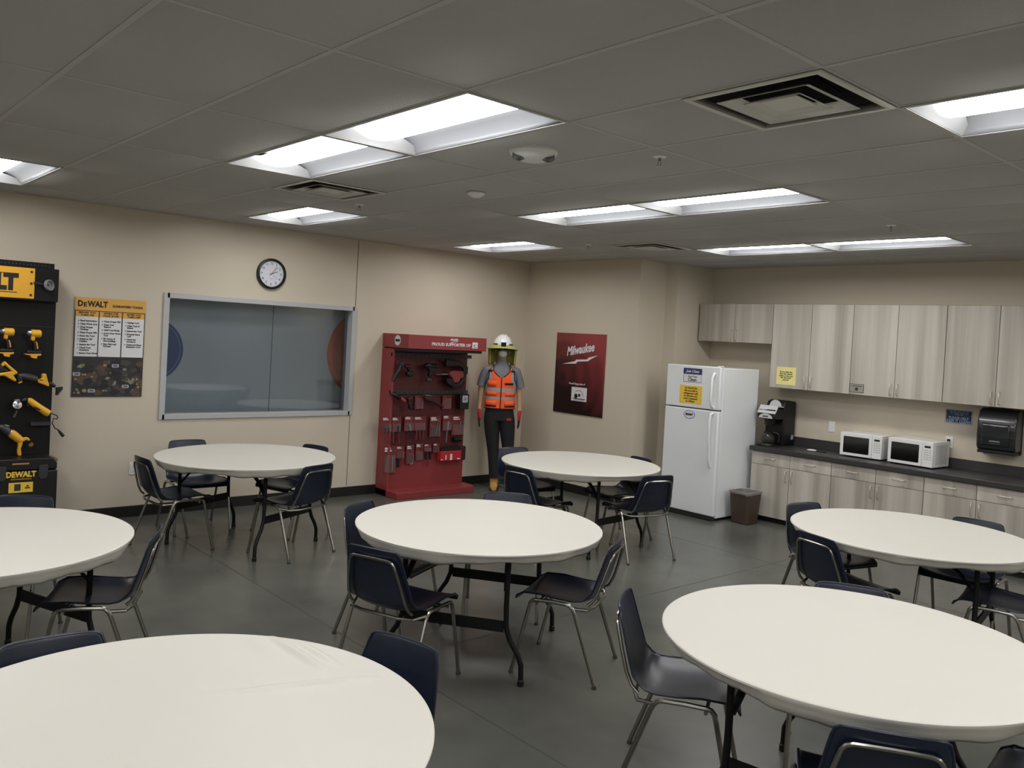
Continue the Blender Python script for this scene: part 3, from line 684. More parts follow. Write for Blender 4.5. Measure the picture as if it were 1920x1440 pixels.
# local: front faces -y (world -x), x to the world -y ... width .22
a = MB(); a.box(-.115, .115, .17, .42, .012, .40); a.prism([(.17, .40), (.42, .40), (.42, .50), (.26, .515), (.20, .50), (.17, .46)], -.115, .115, 'yz'); a.build('tank_body', M_black, t, bevel=.012, seg=3)
a = MB(); a.prism([(-.02, .33), (.0, .30), (.18, .30), (.18, .42), (.03, .43), (0, .40)], -.11, .11, 'yz'); a.build('brew_head', M_black, t, bevel=.008)
a = MB(); a.prism([(-.024, .368), (-.012, .362), (.052, .444), (.042, .454)], -.112, .112, 'yz'); a.prism([(.042, .454), (.046, .44), (.166, .434), (.166, .446)], -.112, .112, 'yz'); a.build('white_cover', mat('brewer_white', (205, 205, 205), .35), t, bevel=.003)
a = MB(); a.M = T(0, -.024, .312, 0, .06); a.prism([(u, max(0, v) * .62) for u, v in arc(0, 0, .084, 0, PI, 16)], -.003, .003, 'xz'); a.M = a.M @ T(0, 0, 0); a.build('control_panel', mat('brewer_white', (205, 205, 205), .35), t)
for s in (-1, 0, 1):
    a = MB(); a.cyl((s * .022, -.030, .332), (s * .022, -.020, .332), .009, 12); a.build('button', M_black, t)
a = MB(); a.prism([(u, .44 + max(0, v)) for u, v in arc(0, 0, .075, 0, PI, 16)], .168, .172, 'xz'); a.build('rear_panel', mat('brewer_white', (205, 205, 205), .35), t)
a = MB(); a.lathe([(.05, 0), (.062, .07), (.062, .08)], 20, (0, .07, .225)); a.build('filter_basket', M_black, t)
a = MB(); a.cyl((0, .0, .26), (0, -.03, .255), .011, 8); a.build('basket_handle', mat('brown_handle', (66, 44, 34), .5), t)
a = MB(); a.box(-.11, .11, .0, .42, 0, .016); a.prism([(u * 1.1, v) for u, v in arc(0, .02, .1, PI, 2 * PI, 16)], 0, .016, 'xy'); a.build('base_plate', M_black, t, bevel=.003)
a = MB(); a.lathe([(0, .016), (.07, .016), (.07, .022), (0, .022)], 24, (0, .05, 0)); a.build('warming_plate', M_steel, t)
c_ = thing('coffee_carafe', 'round glass coffee pot sitting on the brewer warming plate', 'coffee pot', (6.35, 2.36, CZ + .0225))
a = MB(); a.lathe([(.055, 0), (.072, .02), (.078, .05), (.068, .085), (.045, .115), (.042, .118)], 28, cap=False); a.build('glass_bowl', mat('carafe_glass', (60, 58, 52), .06, alpha=.45, coat=.5), c_, solid=.002)
a = MB(); a.lathe([(.03, .118), (.047, .118), (.047, .135), (.03, .14)], 24); a.build('collar', M_black, c_)
a = MB(); a.tube([(.02, -.045, .128), (.03, -.085, .13), (.04, -.115, .11), (.04, -.115, .05), (.035, -.10, .02)], .009, 8, flat=1.4); a.build('handle', M_black, c_)
a = MB(); a.box(-.005, .005, -.001, 0, 0, .04)
tg = MB(); tg.box(.1155, .117, .34, .39, .07, .12); tg.build('label_tag', mat('tag_grey', (176, 176, 184), .5), t)

# ------------------------------------------------------------ microwaves
def microwave(label, pl, pr, wd, h_, dp):
    a_ = Vector(pl); b_ = Vector(pr); ang = math.atan2(b_.y - a_.y, b_.x - a_.x)
    t = thing('microwave_oven', label, 'microwave', (a_.x, a_.y, CZ), ang, 'white countertop microwaves')
    f = .012
    b = MB(); b.box(0, wd, .018, dp, f, h_); b.build('housing', M_white, t, bevel=.006, seg=2)
    b = MB(); b.box(0, wd * .765, 0, .017, f + .002, h_ - .002); d = b.build('door', M_white, t, bevel=.003)
    b = MB(); b.prism([(x, z) for x, z in rrect(.035, wd * .70, .045, h_ - .04, .008)], -.002, .0, 'xz'); b.build('door_glass', M_dkglass, d)
    b = MB(); b.box(wd * .77, wd, 0, .017, f + .002, h_ - .002); c = b.build('control_panel', M_white, t, bevel=.003)
    b = MB(); b.box(wd * .82, wd * .95, -.0015, 0, h_ - .06, h_ - .04); b.build('display', M_dkglass, c)
    b = MB()
    for r in range(5):
        for q in range(3): b.box(wd * .81 + q * .026, wd * .81 + q * .026 + .019, -.001, 0, h_ - .09 - r * .022, h_ - .078 - r * .022)
    b.build('keypad', mat('key_grey', (190, 192, 196), .5), c)
    b = MB(); b.box(wd - .001, wd + .0015, .06, dp - .05, f + .03, h_ - .03); b.build('side_vent', mat('vent_grey', (205, 206, 208), .5), t)
    for x in (.03, wd - .03):
        for y in (.04, dp - .04):
            b = MB(); b.cyl((x, y, 0), (x, y, f), .012, 10); b.build('foot', M_black, t)
    return t
microwave('left white microwave on the counter, nearer the brewer', (6.415, 1.545, 0), (6.43, 1.11, 0), .435, .255, .32)
microwave('right white microwave on the counter, nearer the paper towels', (6.405, 1.035, 0), (6.37, .585, 0), .452, .262, .34)
t = thing('power_cord', 'black power cords running from the outlet behind right microwave', 'cord', (XK, op.y, CZ))
a = MB()
for s, zz in ((0, .02), (1, -.02)):
    z = op.z - CZ + zz
    a.tube([(-.008, .002, z), (-.03, .004, z - .01), (-.034, .01 + s * .01, z - .1), (-.03, -.01, .08), (-.05, -.02, .012), (-.12, .03, .008), (-.2, .06, .008)], .0045, 6)
a.build('cable', M_black, t)
for s, zz in ((0, .02), (1, -.02)):
    a = MB(); a.box(-.03, -.0095, -.012, .014, op.z - CZ + zz - .012, op.z - CZ + zz + .012); a.build('plug', M_black, t, bevel=.003)

# marker lying on the counter
p = onZ(1522, 846, CZ)
t = thing('serving_spoon', 'small white and black utensil lying on the counter beside the brewer', 'utensil', (p.x, p.y, CZ), math.radians(-75))
a = MB(); a.M = Matrix.Scale(1, 4); a.ell((0, 0, .011), .055, .024, .011, 14, 8); a.build('bowl', M_white, t)
a = MB(); a.tube([(.05, 0, .010), (.09, 0, .012), (.15, 0, .007)], .007, 8); a.build('handle', M_black, t)

# ------------------------------------------------------------ paper towel dispenser
t = thing('towel_dispenser', 'smoked black paper towel dispenser on the wall at right edge', 'paper towel dispenser', (XK, .10, 1.03))
a = MB(); a.box(-.05, -.001, -.165, .165, 0, .42); a.build('back_case', M_black, t, bevel=.01)
a = MB(); a.prism([(x, z) for x, z in [(-.05, .03), (-.19, .03), (-.215, .06), (-.225, .16), (-.215, .30), (-.18, .40), (-.13, .425), (-.05, .425)]], -.168, .168, 'xz'); cv = a.build('cover', M_smoke, t, bevel=.018, seg=4)
a = MB(); a.prism([(x, z) for x, z in [(-.21, .075), (-.23, .08), (-.238, .17), (-.229, .27), (-.2, .30)]], -.12, .12, 'xz'); a.build('window_panel', M_smoke, cv, bevel=.01)
a = MB(); a.box(-.2405, -.24, -.045, .045, .115, .127); a.box(-.2405, -.24, -.05, .05, .10, .102); a.build('badge', M_grey, cv)
a = MB(); a.box(-.20, -.06, -.16, .16, .0, .03); a.build('chute', M_black, t, bevel=.004)
a = MB(); a.prism([(-.10, 0), (.13, 0), (.13, -.02), (.10, -.03), (.085, -.012), (-.08, -.012)], -.125, -.122, 'yz'); a.build('paper_towel', M_white, t)

# ------------------------------------------------------------ trash can
t = thing('trash_can', 'brown plastic trash can with clear liner beside the refrigerator', 'trash can', (5.93, 2.335, 0))
def rr_ring(hx, hy_, z, r): return [(x, y, z) for x, y in rrect(-hx, hx, -hy_, hy_, r, 5)]
a = MB(); a.rings([rr_ring(.10, .095, 0, .03), rr_ring(.11, .105, .01, .035), rr_ring(.145, .125, .325, .045), rr_ring(.150, .130, .33, .045), rr_ring(.150, .130, .345, .045), rr_ring(.14, .12, .345, .04), rr_ring(.105, .095, .02, .03)], cap=True); a.build('bin', M_brown, t)
a = MB(); rnd = random.Random(5); rr_ = []
for k, (hx, hy_, z) in enumerate(((.1515, .1315, .322), (.153, .133, .338), (.152, .132, .352), (.138, .118, .350), (.12, .10, .25))):
    rr_.append([(x * (1 + rnd.uniform(-.01, .015)), y * (1 + rnd.uniform(-.01, .015)), z + (rnd.uniform(-.014, .012) if k in (0, 4) else rnd.uniform(-.001, .004))) for x, y in rrect(-hx, hx, -hy_, hy_, .045, 5)])
a.rings(rr_, cap=False); a.build('liner', M_bag, t)


# ============================================================ chairs
def chair_proto(label, loc, rz, group):
    t = thing('stacking_chair', label, 'chair', loc, rz, group)
    prof = [(.243, .408, .205), (.236, .426, .215), (.20, .437, .222), (.10, .430, .226), (0, .420, .226), (-.09, .416, .222), (-.145, .424, .214), (-.18, .448, .208), (-.203, .49, .204),
            (-.222, .55, .198), (-.24, .61, .188), (-.256, .67, .178), (-.27, .720, .169), (-.278, .750, .160), (-.282, .760, .146)]
    V = []; n = 15
    for i, (y, z, hw_) in enumerate(prof):
        up = i / (len(prof) - 1); row = []
        # direction normal to the profile, to curl the sides
        a = prof[max(0, i - 1)]; b = prof[min(len(prof) - 1, i + 1)]; tx, tz = b[0] - a[0], b[1] - a[1]; L_ = math.hypot(tx, tz); ny, nz = -tz / L_, tx / L_
        if nz < 0 and i < 6: ny, nz = -ny, -nz
        if i >= 6 and ny < 0: ny, nz = -ny, -nz
        for j in range(n):
            u = -1 + 2 * j / (n - 1)
            c = (.006 if i < 2 else .016 if i < 3 else .028 if i < 8 else .016) * abs(u) ** 2.6; arch = max(0, i - 10) / 4 * .011 * abs(u) ** 3
            e_ = -.012 if (i == 0) else 0
            dip = .006 * (1 - u * u) if 2 < i < 7 else 0
            row.append((u * hw_, y + ny * c, z + nz * c - dip - arch))
        V.append(row)
    a = MB(); a.rings(V, cap=False, closed=False); a.build('seat_shell', M_navy, t, solid=.007, sub=1)
    # rolled rim of the shell
    a = MB(); rim = [V[i][0] for i in range(len(V))] + V[-1][1:-1] + [V[i][-1] for i in range(len(V) - 1, -1, -1)] + [p for p in reversed(V[0][1:-1])]
    rim.append(rim[0]); a.tube(rim, .0052, 6, cap=False); a.build('shell_rim', M_navy, t)
    # chrome trapezoid behind the backrest
    def bk(z, off=.0125):
        for k in range(6, len(prof) - 1):
            if prof[k][1] <= z <= prof[k + 1][1]:
                f = (z - prof[k][1]) / (prof[k + 1][1] - prof[k][1]); return prof[k][0] + f * (prof[k + 1][0] - prof[k][0]) - off
        return prof[6][0] - off
    P = []
    L_ = [(-.192, .425, -.165), (-.187, .45, None), (-.181, .50, None), (-.167, .58, None), (-.148, .66, None), (-.140, .688, None), (-.128, .703, None), (-.108, .71, None), (-.055, .7115, None)]
    for x, z, y in L_: P.append((x, bk(z) if y is None else y, z))
    P = P + [(0, bk(.712), .712)] + [(-x, y, z) for x, y, z in reversed(P)]
    a = MB(); a.tube(P, .0085, 8); a.build('back_frame', M_chrome, t)
    a = MB(); a.tube([(-.235, -.085, .408), (-.20, -.165, .40), (-.12, -.185, .398), (.12, -.185, .398), (.20, -.165, .40), (.235, -.085, .408)], .0095, 8); a.build('rear_crossbar', M_chrome, t)
    a = MB(); a.tube([(-.235, .115, .405), (-.1, .12, .40), (.1, .12, .40), (.235, .115, .405)], .0085, 8); a.build('front_crossbar', M_chrome, t)
    for s in (-1, 1):
        a = MB(); a.tube([(s * .238, -.055, .428), (s * .240, .03, .430), (s * .238, .115, .426)], .011, 8); a.build('side_rail', M_chrome, t)
        for fr_ in (0, 1):
            if fr_: pth = [(s * .238, .112, .427), (s * .238, .135, .422), (s * .238, .15, .405), (s * .239, .158, .375), (s * .245, .24, .012)]
            else: pth = [(s * .238, -.052, .428), (s * .238, -.075, .424), (s * .238, -.093, .408), (s * .239, -.106, .382), (s * .247, -.24, .012)]
            a = MB(); a.tube(pth, .011, 8); l = a.build('leg', M_chrome, t)
            f_ = pth[-1]; a = MB(); a.lathe([(.012, .0), (.014, .003), (.012, .012), (.009, .02)], 10, (f_[0], f_[1], 0)); a.build('glide', M_glide, l)
    return t
# centre on the floor, facing angle (degrees), label, table
CH = [
 ((.437, 4.20), 3, 'navy chair at the back left table, on its left by the wall outlet', 1),
 ((.842, 4.78), -92, 'navy chair behind the back left table, under the window, only back top showing at left', 1),
 ((1.537, 4.271), -165, 'navy chair at the far right of the back left table, under the window', 1),
 ((1.20, 3.59), 106, 'navy chair at the back left table with its chrome-framed back to the camera', 1),
 ((.884, 1.65), -64, 'navy chair at the far left of the centre table, behind another chair', 2),
 ((.50, .99), 20, 'navy chair at the near left of the centre table, back turned to the camera', 2),
 ((1.40, .60), 118, 'navy chair on the right of the centre table, angled out toward the aisle', 2),
 ((1.715, 1.53), -133, 'navy chair behind the centre table, in front of the red display', 2),
 ((3.54, 3.32), -104, 'navy chair behind the back centre table, by the mannequin legs', 3),
 ((3.05, 2.62), 4, 'navy chair at the near left of the back centre table, back to the camera', 3),
 ((4.13, 2.61), 168, 'navy chair behind the back centre table, just left of the refrigerator', 3),
 ((3.72, 2.02), 76, 'navy chair at the back centre table, chrome-framed back to camera, near the refrigerator', 3),
 ((-1.061, 2.73), -124, 'navy chair behind the left edge table, in front of the toolbox', 4),
 ((-.774, 1.884), 153, 'navy chair on the right side of the left edge table, seen from the side', 4),
 ((-1.357, .14), -92, 'navy chair behind the large near left table, cut by the left edge', 5),
 ((-.609, -.326), -167, 'navy chair on the right side of the large near left table', 5),
 ((.90, -.58), -58, 'navy chair on the left side of the near right table, its glossy seat in view', 6),
 ((1.63, -.965), -152, 'navy chair behind the near right table, only its curved back top showing', 6),
 ((.66, -1.53), 33, 'navy chair at bottom edge before the near right table, chrome frame toward camera', 6),
 ((3.64, .19), -106, 'navy chair at the far left of the right edge table, before the base cabinets', 7),
 ((3.03, -.24), -17, 'navy chair at the near left of the right edge table, chrome-framed back to camera', 7),
 ((4.103, -.557), -176, 'navy chair behind the right edge table, top of back below cabinet handles', 7),
 ((3.56, -.99), 100, 'navy chair at the right photo edge, its seat under the right edge table', 7),
 ((1.22, -1.93), 95, 'navy chair at the bottom right corner, only its backrest corner showing', 6),
]
GN = {1: 'chairs around the back left table', 2: 'chairs around the centre table', 3: 'chairs around the back centre table', 4: 'chairs around the left edge table', 5: 'chairs around the near left table', 6: 'chairs around the near right table', 7: 'chairs around the right edge table'}
c0 = None
for (x, y), an, lb, tb in CH:
    rz = math.radians(an - 90)
    if c0 is None: c0 = chair_proto(lb, (x, y, 0), rz, GN[tb])
    else: dup(c0, (x, y, 0), rz, lb, GN[tb])

# ============================================================ round tables
TAB = {1: ((.993, 4.064), -65, 'round folding table at the back left, under the window'), 2: ((1.135, 1.115), 35, 'round folding table in the centre of the room'),
       3: ((3.604, 2.635), -85, 'round folding table at the back centre, before mannequin and refrigerator'), 4: ((-1.335, 2.04), 20, 'round folding table cut by the left photo edge, middle distance'),
       5: ((-1.259, -.437), 20, 'large round folding table at the bottom left corner, nearest the camera'), 6: ((1.148, -1.192), 10, 'large round folding table at the bottom right'),
       7: ((3.507, -.421), -80, 'round folding table at the right photo edge, before the kitchen cabinets')}
RT_ = .737
def make_table(label, loc, rz):
    t = thing('round_table', label, 'table', loc, rz, 'round folding tables')
    a = MB(); a.lathe([(.0, .722), (.700, .722), (.708, .726), (.716, .742), (.712, .746), (.0, .746)], 72); a.build('tabletop', M_tblrim, t)
    for s in (-1, 1):
        a = MB(); a.box(s * .45 - .012, s * .45 + .012, -.30, .30, .69, .714); a.build('top_rail', M_blackm, t)
        a = MB(); a.box(s * .45 - .006, s * .45 + .006, -.285, .285, .275, .335); a.build('cross_brace', M_blackm, t)
        for q in (-1, 1):
            a = MB(); a.tube([(s * .45, q * .295, .70), (s * .45, q * .295, .42), (s * .45, q * .30, .30), (s * .452, q * .325, .235), (s * .456, q * .375, .16), (s * .458, q * .395, .11), (s * .458, q * .398, .012)], .0145, 10)
            l = a.build('leg', M_blackm, t)
            a = MB(); a.lathe([(.017, 0), (.018, .004), (.018, .03), (.0145, .034)], 12, (s * .458, q * .398, 0)); a.build('rubber_foot', M_black, l)
        for q in (-1, 1): a = MB(); a.tube([(s * .445, q * .29, .50), (s * .36, q * .27, .60), (s * .20, q * .24, .71)], .009, 6, flat=2); a.build('folding_strut', M_blackm, t)
    a = MB(); a.box(-.45, .45, -.012, .012, .695, .713); a.build('centre_rail', M_blackm, t)
    return t
def make_cover(loc, seed, label, creases=(), nr=14, na=144, hem=.05):
    rnd = random.Random(seed); ph_ = [rnd.random() * 6.28 for _ in range(8)]
    def hz(x, y):
        z = .0008 * math.sin(5 * x + ph_[0]) * math.sin(4 * y + ph_[1])
        for (ax, ay, bx, by, h_, w_) in creases:
            d = Vector((bx - ax, by - ay)); L_ = d.length; d /= L_; px, py = x - ax, y - ay; u = (px * d.x + py * d.y) / L_; v = -px * d.y + py * d.x
            if 0 < u < 1: z += h_ * math.sin(PI * u) ** .7 * math.exp(-(v / w_) ** 2)
        return z
    R = []
    for i in range(nr):
        r = RT_ * (i + .03 * (nr - i)) / (nr - 1) * .985 if i < nr - 1 else RT_ * .985; R.append([(r * math.cos(2 * PI * j / na), r * math.sin(2 * PI * j / na), .7495 + hz(r * math.cos(2 * PI * j / na), r * math.sin(2 * PI * j / na)) * (1 if i < nr - 1 else .3)) for j in range(na)])
    sk = [(.9945, .7487), (1.0, .746), (1.0, .740), (.988, .7335), (.975, .722), (.962, .709), (.945, .700)]
    for k, (f, z) in enumerate(sk):
        row = []
        for j in range(na):
            a_ = 2 * PI * j / na
            g = (math.sin(a_ * 3 + ph_[2]) + math.sin(a_ * 7 + ph_[3]) * .6 + math.sin(a_ * 19 + ph_[4]) * .35)
            ruff = (math.sin(a_ * 48 + 3 * math.sin(a_ * 5 + ph_[5])) * .5 + .5) * max(0, math.sin(a_ * 2 + ph_[6])) ** 2
            q = max(0, k - 2) / 4
            zz = z - (hem * .35 + .012 * g) * q if k > 2 else z
            rr = RT_ * f * (1 + (.006 * g + .008 * ruff) * q * (.5 if k < 6 else -1))
            row.append((rr * math.cos(a_), rr * math.sin(a_), zz - .006 * ruff * q))
        R.append(row)
    m = MB(); m.rings(R, cap=False); m.add(R[0], [tuple(range(na))], True)
    o = m.build('table_cover', M_cloth, None, solid=.0012); o.location = loc; tag(o, label, 'table cover', 'white fitted table covers')
    return o
CL = {1: 'smooth white fitted cover on the back left table under the window', 2: 'white fitted cover on the centre table', 3: 'white fitted cover on the back centre table by the refrigerator', 4: 'white fitted cover on the table cut by the left photo edge',
      5: 'white cover with long creases on the nearest table at bottom left', 6: 'white fitted cover on the large table at bottom right', 7: 'white fitted cover with ruffled hem on the right edge table'}
t0 = None
for k, ((x, y), rz, lb) in TAB.items():
    if t0 is None: t0 = make_table(lb, (x, y, 0), math.radians(rz))
    else: dup(t0, (x, y, 0), math.radians(rz), lb)
    cr = ()
    if k in (5, 6, 7, 2):
        segs = {5: [((372, 1302), (560, 1290), .005, .014), ((460, 1294), (716, 1270), .010, .014), ((500, 1189), (618, 1262), .012, .018), ((545, 1195), (640, 1252), .009, .016), ((470, 1190), (520, 1240), .005, .03)],
                6: [((1905, 1150), (1915, 1330), .003, .012), ((1880, 1230), (1890, 1320), .002, .01), ((1370, 1120), (1430, 1180), .0015, .015)], 7: [((1800, 1010), (1880, 1030), .0015, .01)], 2: [((1000, 960), (1090, 1000), .001, .02)]}[k]
        cr = []
        for (a_, b_, h_, w_) in segs:
            A, B = onZ(*a_, .75), onZ(*b_, .75); cr.append((A.x - x, A.y - y, B.x - x, B.y - y, h_, w_))
    make_cover((x, y, 0), 10 + k, CL[k], cr, nr=120 if k == 5 else 24 if k == 6 else 12, na=400 if k == 5 else 160)

# ============================================================ mannequin in the corner
MX, MY = 4.665, 5.045
MA = math.radians(-128)                    # facing direction
t = thing('mannequin', 'mannequin in orange safety vest, white hard hat, grey shirt and black trousers', 'mannequin', (MX, MY, 0), MA + PI / 2)
# local frame: faces -y, x to its own left-hand side as seen from the front (image right)
sv = [(0, .0, .96), (0, .0, 1.10), (0, -.005, 1.28), (0, .0, 1.44), (0, .01, 1.535), (0, .0, 1.60), (0, -.015, 1.665), (0, -.01, 1.74), (0, -.01, 1.81)]
sr = [(.135, .10), (.125, .095), (.145, .10), (.15, .095), (.055, .055), (.05, .05), (.068, .075), (.078, .092), (.055, .065)]
se = [(i, i + 1) for i in range(8)]
for s in (-1, 1):
    b = len(sv)
    sv += [(s * .165, .0, 1.475), (s * .215, .01, 1.40), (s * .235, .015, 1.22), (s * .245, -.01, 1.02), (s * .247, -.02, .95), (s * .245, -.03, .87)]
    sr += [(.06, .055), (.047, .05), (.042, .042), (.028, .03), (.028, .035), (.02, .035)]
    se += [(3, b)] + [(b + k, b + k + 1) for k in range(5)]
    e = b + 5
    for k, (dx, dy, L_) in enumerate(((0, -.028, .055), (.0, -.010, .068), (0, .008, .064), (0, .024, .05))):
        f = len(sv); sv += [(s * .245 + dx, -.03 + dy, .845), (s * .243, -.032 + dy * 1.1, .845 - L_ * .55), (s * .236, -.034 + dy * 1.1, .845 - L_)]; sr += [(.0095, .0095), (.009, .009), (.008, .008)]; se += [(e, f), (f, f + 1), (f + 1, f + 2)]
    f = len(sv); sv += [(s * .238, -.06, .92), (s * .232, -.078, .885)]; sr += [(.011, .011), (.0095, .0095)]; se += [(b + 4, f), (f, f + 1)]
    b = len(sv)
    lo = .06
    sv += [(s * .09, .0, .88), (s * .095 + lo * .3, -.01, .70), (s * .095 + lo * .6, -.01, .50), (s * .092 + lo, .015, .30), (s * .09 + lo * 1.2, .02, .09), (s * .095 + lo * 1.2, -.09, .045)]
    sr += [(.085, .09), (.075, .08), (.055, .06), (.05, .055), (.036, .042), (.035, .03)]
    se += [(0, b)] + [(b + k, b + k + 1) for k in range(5)]
me = skin(sv, se, sr, 1); me.name = 'body'; me.materials.clear(); me.materials.append(M_tan)
for p in me.polygons: p.use_smooth = True
bo = bpy.data.objects.new('body', me); COL.objects.link(bo); bo.parent = t
# face: nose and eye hollows, mostly behind mask and glasses
a = MB(); a.ell((0, -.102, 1.70), .013, .02, .022, 10, 8)
for s in (-1, 1): a.ell((s * .03, -.092, 1.725), .014, .008, .007, 10, 6); a.ell((s * .083, .0, 1.70), .01, .02, .03, 10, 8)
a.build('face', M_tan, t)
a = MB(); a.ell((0, -.082, 1.672), .052, .048, .048, 20, 12); a.build('dust_mask', mat('mask_white', (196, 192, 190), .8), t)
a = MB()
for s in (-1, 1): a.M = T(s * .036, -.100, 1.728, s * .3); a.ell((0, 0, 0), .033, .008, .02, 14, 8)
a.M = Matrix(); a.tube([(-.072, -.08, 1.733), (-.085, 0, 1.735), (-.08, .03, 1.73)], .003, 6); a.tube([(.072, -.08, 1.733), (.085, 0, 1.735), (.08, .03, 1.73)], .003, 6); a.build('safety_glasses', M_dkglass, t)
# hard hat with full brim, ridge and headlamp
a = MB(); R = []
for k in range(11):
    an = PI / 2 * k / 10; r = .118 * math.cos(an) + .001; R.append([(r * 1.0 * math.cos(2 * PI * j / 32), -.01 + r * 1.18 * math.sin(2 * PI * j / 32), 1.765 + .145 * math.sin(an)) for j in range(32)])
a.rings(R)
a.rings([[(r * math.cos(2 * PI * j / 32), -.012 + r * 1.15 * math.sin(2 * PI * j / 32), z) for j in range(32)] for r, z in ((.115, 1.77), (.135, 1.765), (.150, 1.757), (.151, 1.752), (.115, 1.76))], cap=False)
for s in (-.03, 0, .03): a.tube([(s, -.01 + .135 * math.cos(an) * 1.0, 1.768 + .145 * math.sin(an)) for an in [PI * k / 14 for k in range(1, 14)]], .006, 6)
a.build('hard_hat', M_hat, t)
a = MB(); a.box(-.03, .03, -.185, -.145, 1.765, 1.815); a.tube([(-.12, -.03, 1.79), (-.09, -.11, 1.79), (0, -.15, 1.79), (.09, -.11, 1.79), (.12, -.03, 1.79)], .008, 6, flat=.4); hl = a.build('headlamp', M_black, t, bevel=.004)
a = MB(); a.cyl((0, -.188, 1.79), (0, -.184, 1.79), .017, 14); a.build('lamp_lens', M_dkglass, hl)
# lime sun shade: brim cloth and neck drape
a = MB(); R = []
for k, (r, z, dr) in enumerate(((.120, 1.785, 0), (.165, 1.76, .01), (.20, 1.735, .01))):
    R.append([(r * 1.02 * math.cos(th), r * math.sin(th) - .005, z - .008 * math.cos(2 * th)) for th in [2 * PI * j / 40 for j in range(40)]])
a.rings(R, cap=False)
R = []
for k, z in enumerate((1.735, 1.68, 1.61, 1.56, 1.53)):
    R.append([((.178 - .004 * k) * math.cos(th) * (1 + .03 * math.sin(9 * th) * (k / 4)), (.16 - .004 * k) * math.sin(th) * 1.0 + .01, z) for th in [math.radians(-32 + 244 * j / 30) for j in range(31)]])
a.rings(R, cap=False, closed=False); a.build('sun_shade', M_lime, t, solid=.003)
# T-shirt
def torso(zs, n=40, closed=True):
    return [[(rx * abs(math.cos(th)) ** .85 * (1 if math.cos(th) > 0 else -1), cy + ry * abs(math.sin(th)) ** .85 * (1 if math.sin(th) > 0 else -1), z) for th in [2 * PI * j / n for j in range(n)]] for z, rx, ry, cy in zs]
a = MB(); a.rings(torso([(.93, .172, .125, 0), (1.10, .165, .122, 0), (1.25, .178, .126, 0), (1.38, .195, .126, .0), (1.46, .188, .112, .005), (1.515, .125, .085, .01), (1.545, .075, .07, .01), (1.58, .060, .060, .008), (1.605, .058, .058, .0)]), cap=False)
for s in (-1, 1):
    R = []
    for (x, y, z, r) in ((.10, .0, 1.475, .080), (.165, .0, 1.47, .080), (.205, .01, 1.415, .074), (.232, .013, 1.33, .070), (.243, .015, 1.265, .070)):
        R.append([(s * (x + r * .75 * math.cos(2 * PI * j / 20)), y + r * math.sin(2 * PI * j / 20), z + r * .55 * math.cos(2 * PI * j / 20) * (1 if x < .2 else .25)) for j in range(20)])
    a.rings(R, cap=False)
a.build('t_shirt', M_shirt, t, sub=1)
# trousers
a = MB(); 
for s in (-1, 1):
    R = []
    for (x, z, rx, ry) in ((.085, .955, .094, .118), (.092, .86, .104, .12), (.094, .72, .094, .10), (.093, .52, .072, .082), (.092, .34, .066, .076), (.091, .22, .066, .078), (.090, .17, .072, .084), (.090, .145, .068, .08)):
        R.append([(s * x + .075 * max(0, .9 - z) / .75 + rx * math.cos(2 * PI * j / 24) * (1 + .02 * math.sin(3 * j + z * 30)), .0 + (.01 if z < .4 else 0) + ry * math.sin(2 * PI * j / 24), z + .004 * math.sin(2 * j)) for j in range(24)])
    a.rings(R, cap=False)
a.rings(torso([(.86, .185, .123, 0), (.92, .182, .128, 0), (1.0, .172, .124, 0), (1.02, .170, .122, 0)]), cap=False); tr = a.build('trousers', M_trous, t, sub=1)
a = MB(); a.prism([(x, z) for x, z in rrect(.085, .145, .868, .895, .008)], -.137, -.128, 'xz'); a.build('pocket_logo', M_glred, tr)
# boots
for s in (-1, 1):
    bm_ = T(.07 - s * .045); a = MB(); a.M = bm_; R = []
    for (y, hx, z1) in ((.075, .034, .07), (.055, .045, .10), (.0, .047, .11), (-.05, .047, .085), (-.11, .052, .075), (-.16, .050, .066), (-.19, .035, .05)):
        R.append([(s * .138 + x, y, z + .018) for x, z in [(hx * math.cos(q), max(0, 0) + z1 * .5 + z1 * .5 * math.sin(q)) for q in [2 * PI * j / 16 for j in range(16)]]])
    a.rings(R); a.rings([[(s * .135 + r * math.cos(2 * PI * j / 18), .02 + r * 1.15 * math.sin(2 * PI * j / 18), z) for j in range(18)] for r, z in ((.050, .08), (.050, .15), (.056, .21))], cap=False); bt = a.build('boot', M_boot, t)
    a = MB(); a.M = bm_; a.prism([(s * .138 + x * 1.0, y) for x, y in [(.05, .07), (.035, .085), (-.035, .085), (-.05, .07), (-.045, .0), (-.055, -.1), (-.052, -.16), (-.03, -.195), (.03, -.195), (.052, -.16), (.055, -.1), (.045, 0)]], 0, .022, 'xy'); a.build('sole', mat('gum_sole', (90, 70, 50), .7), bt)
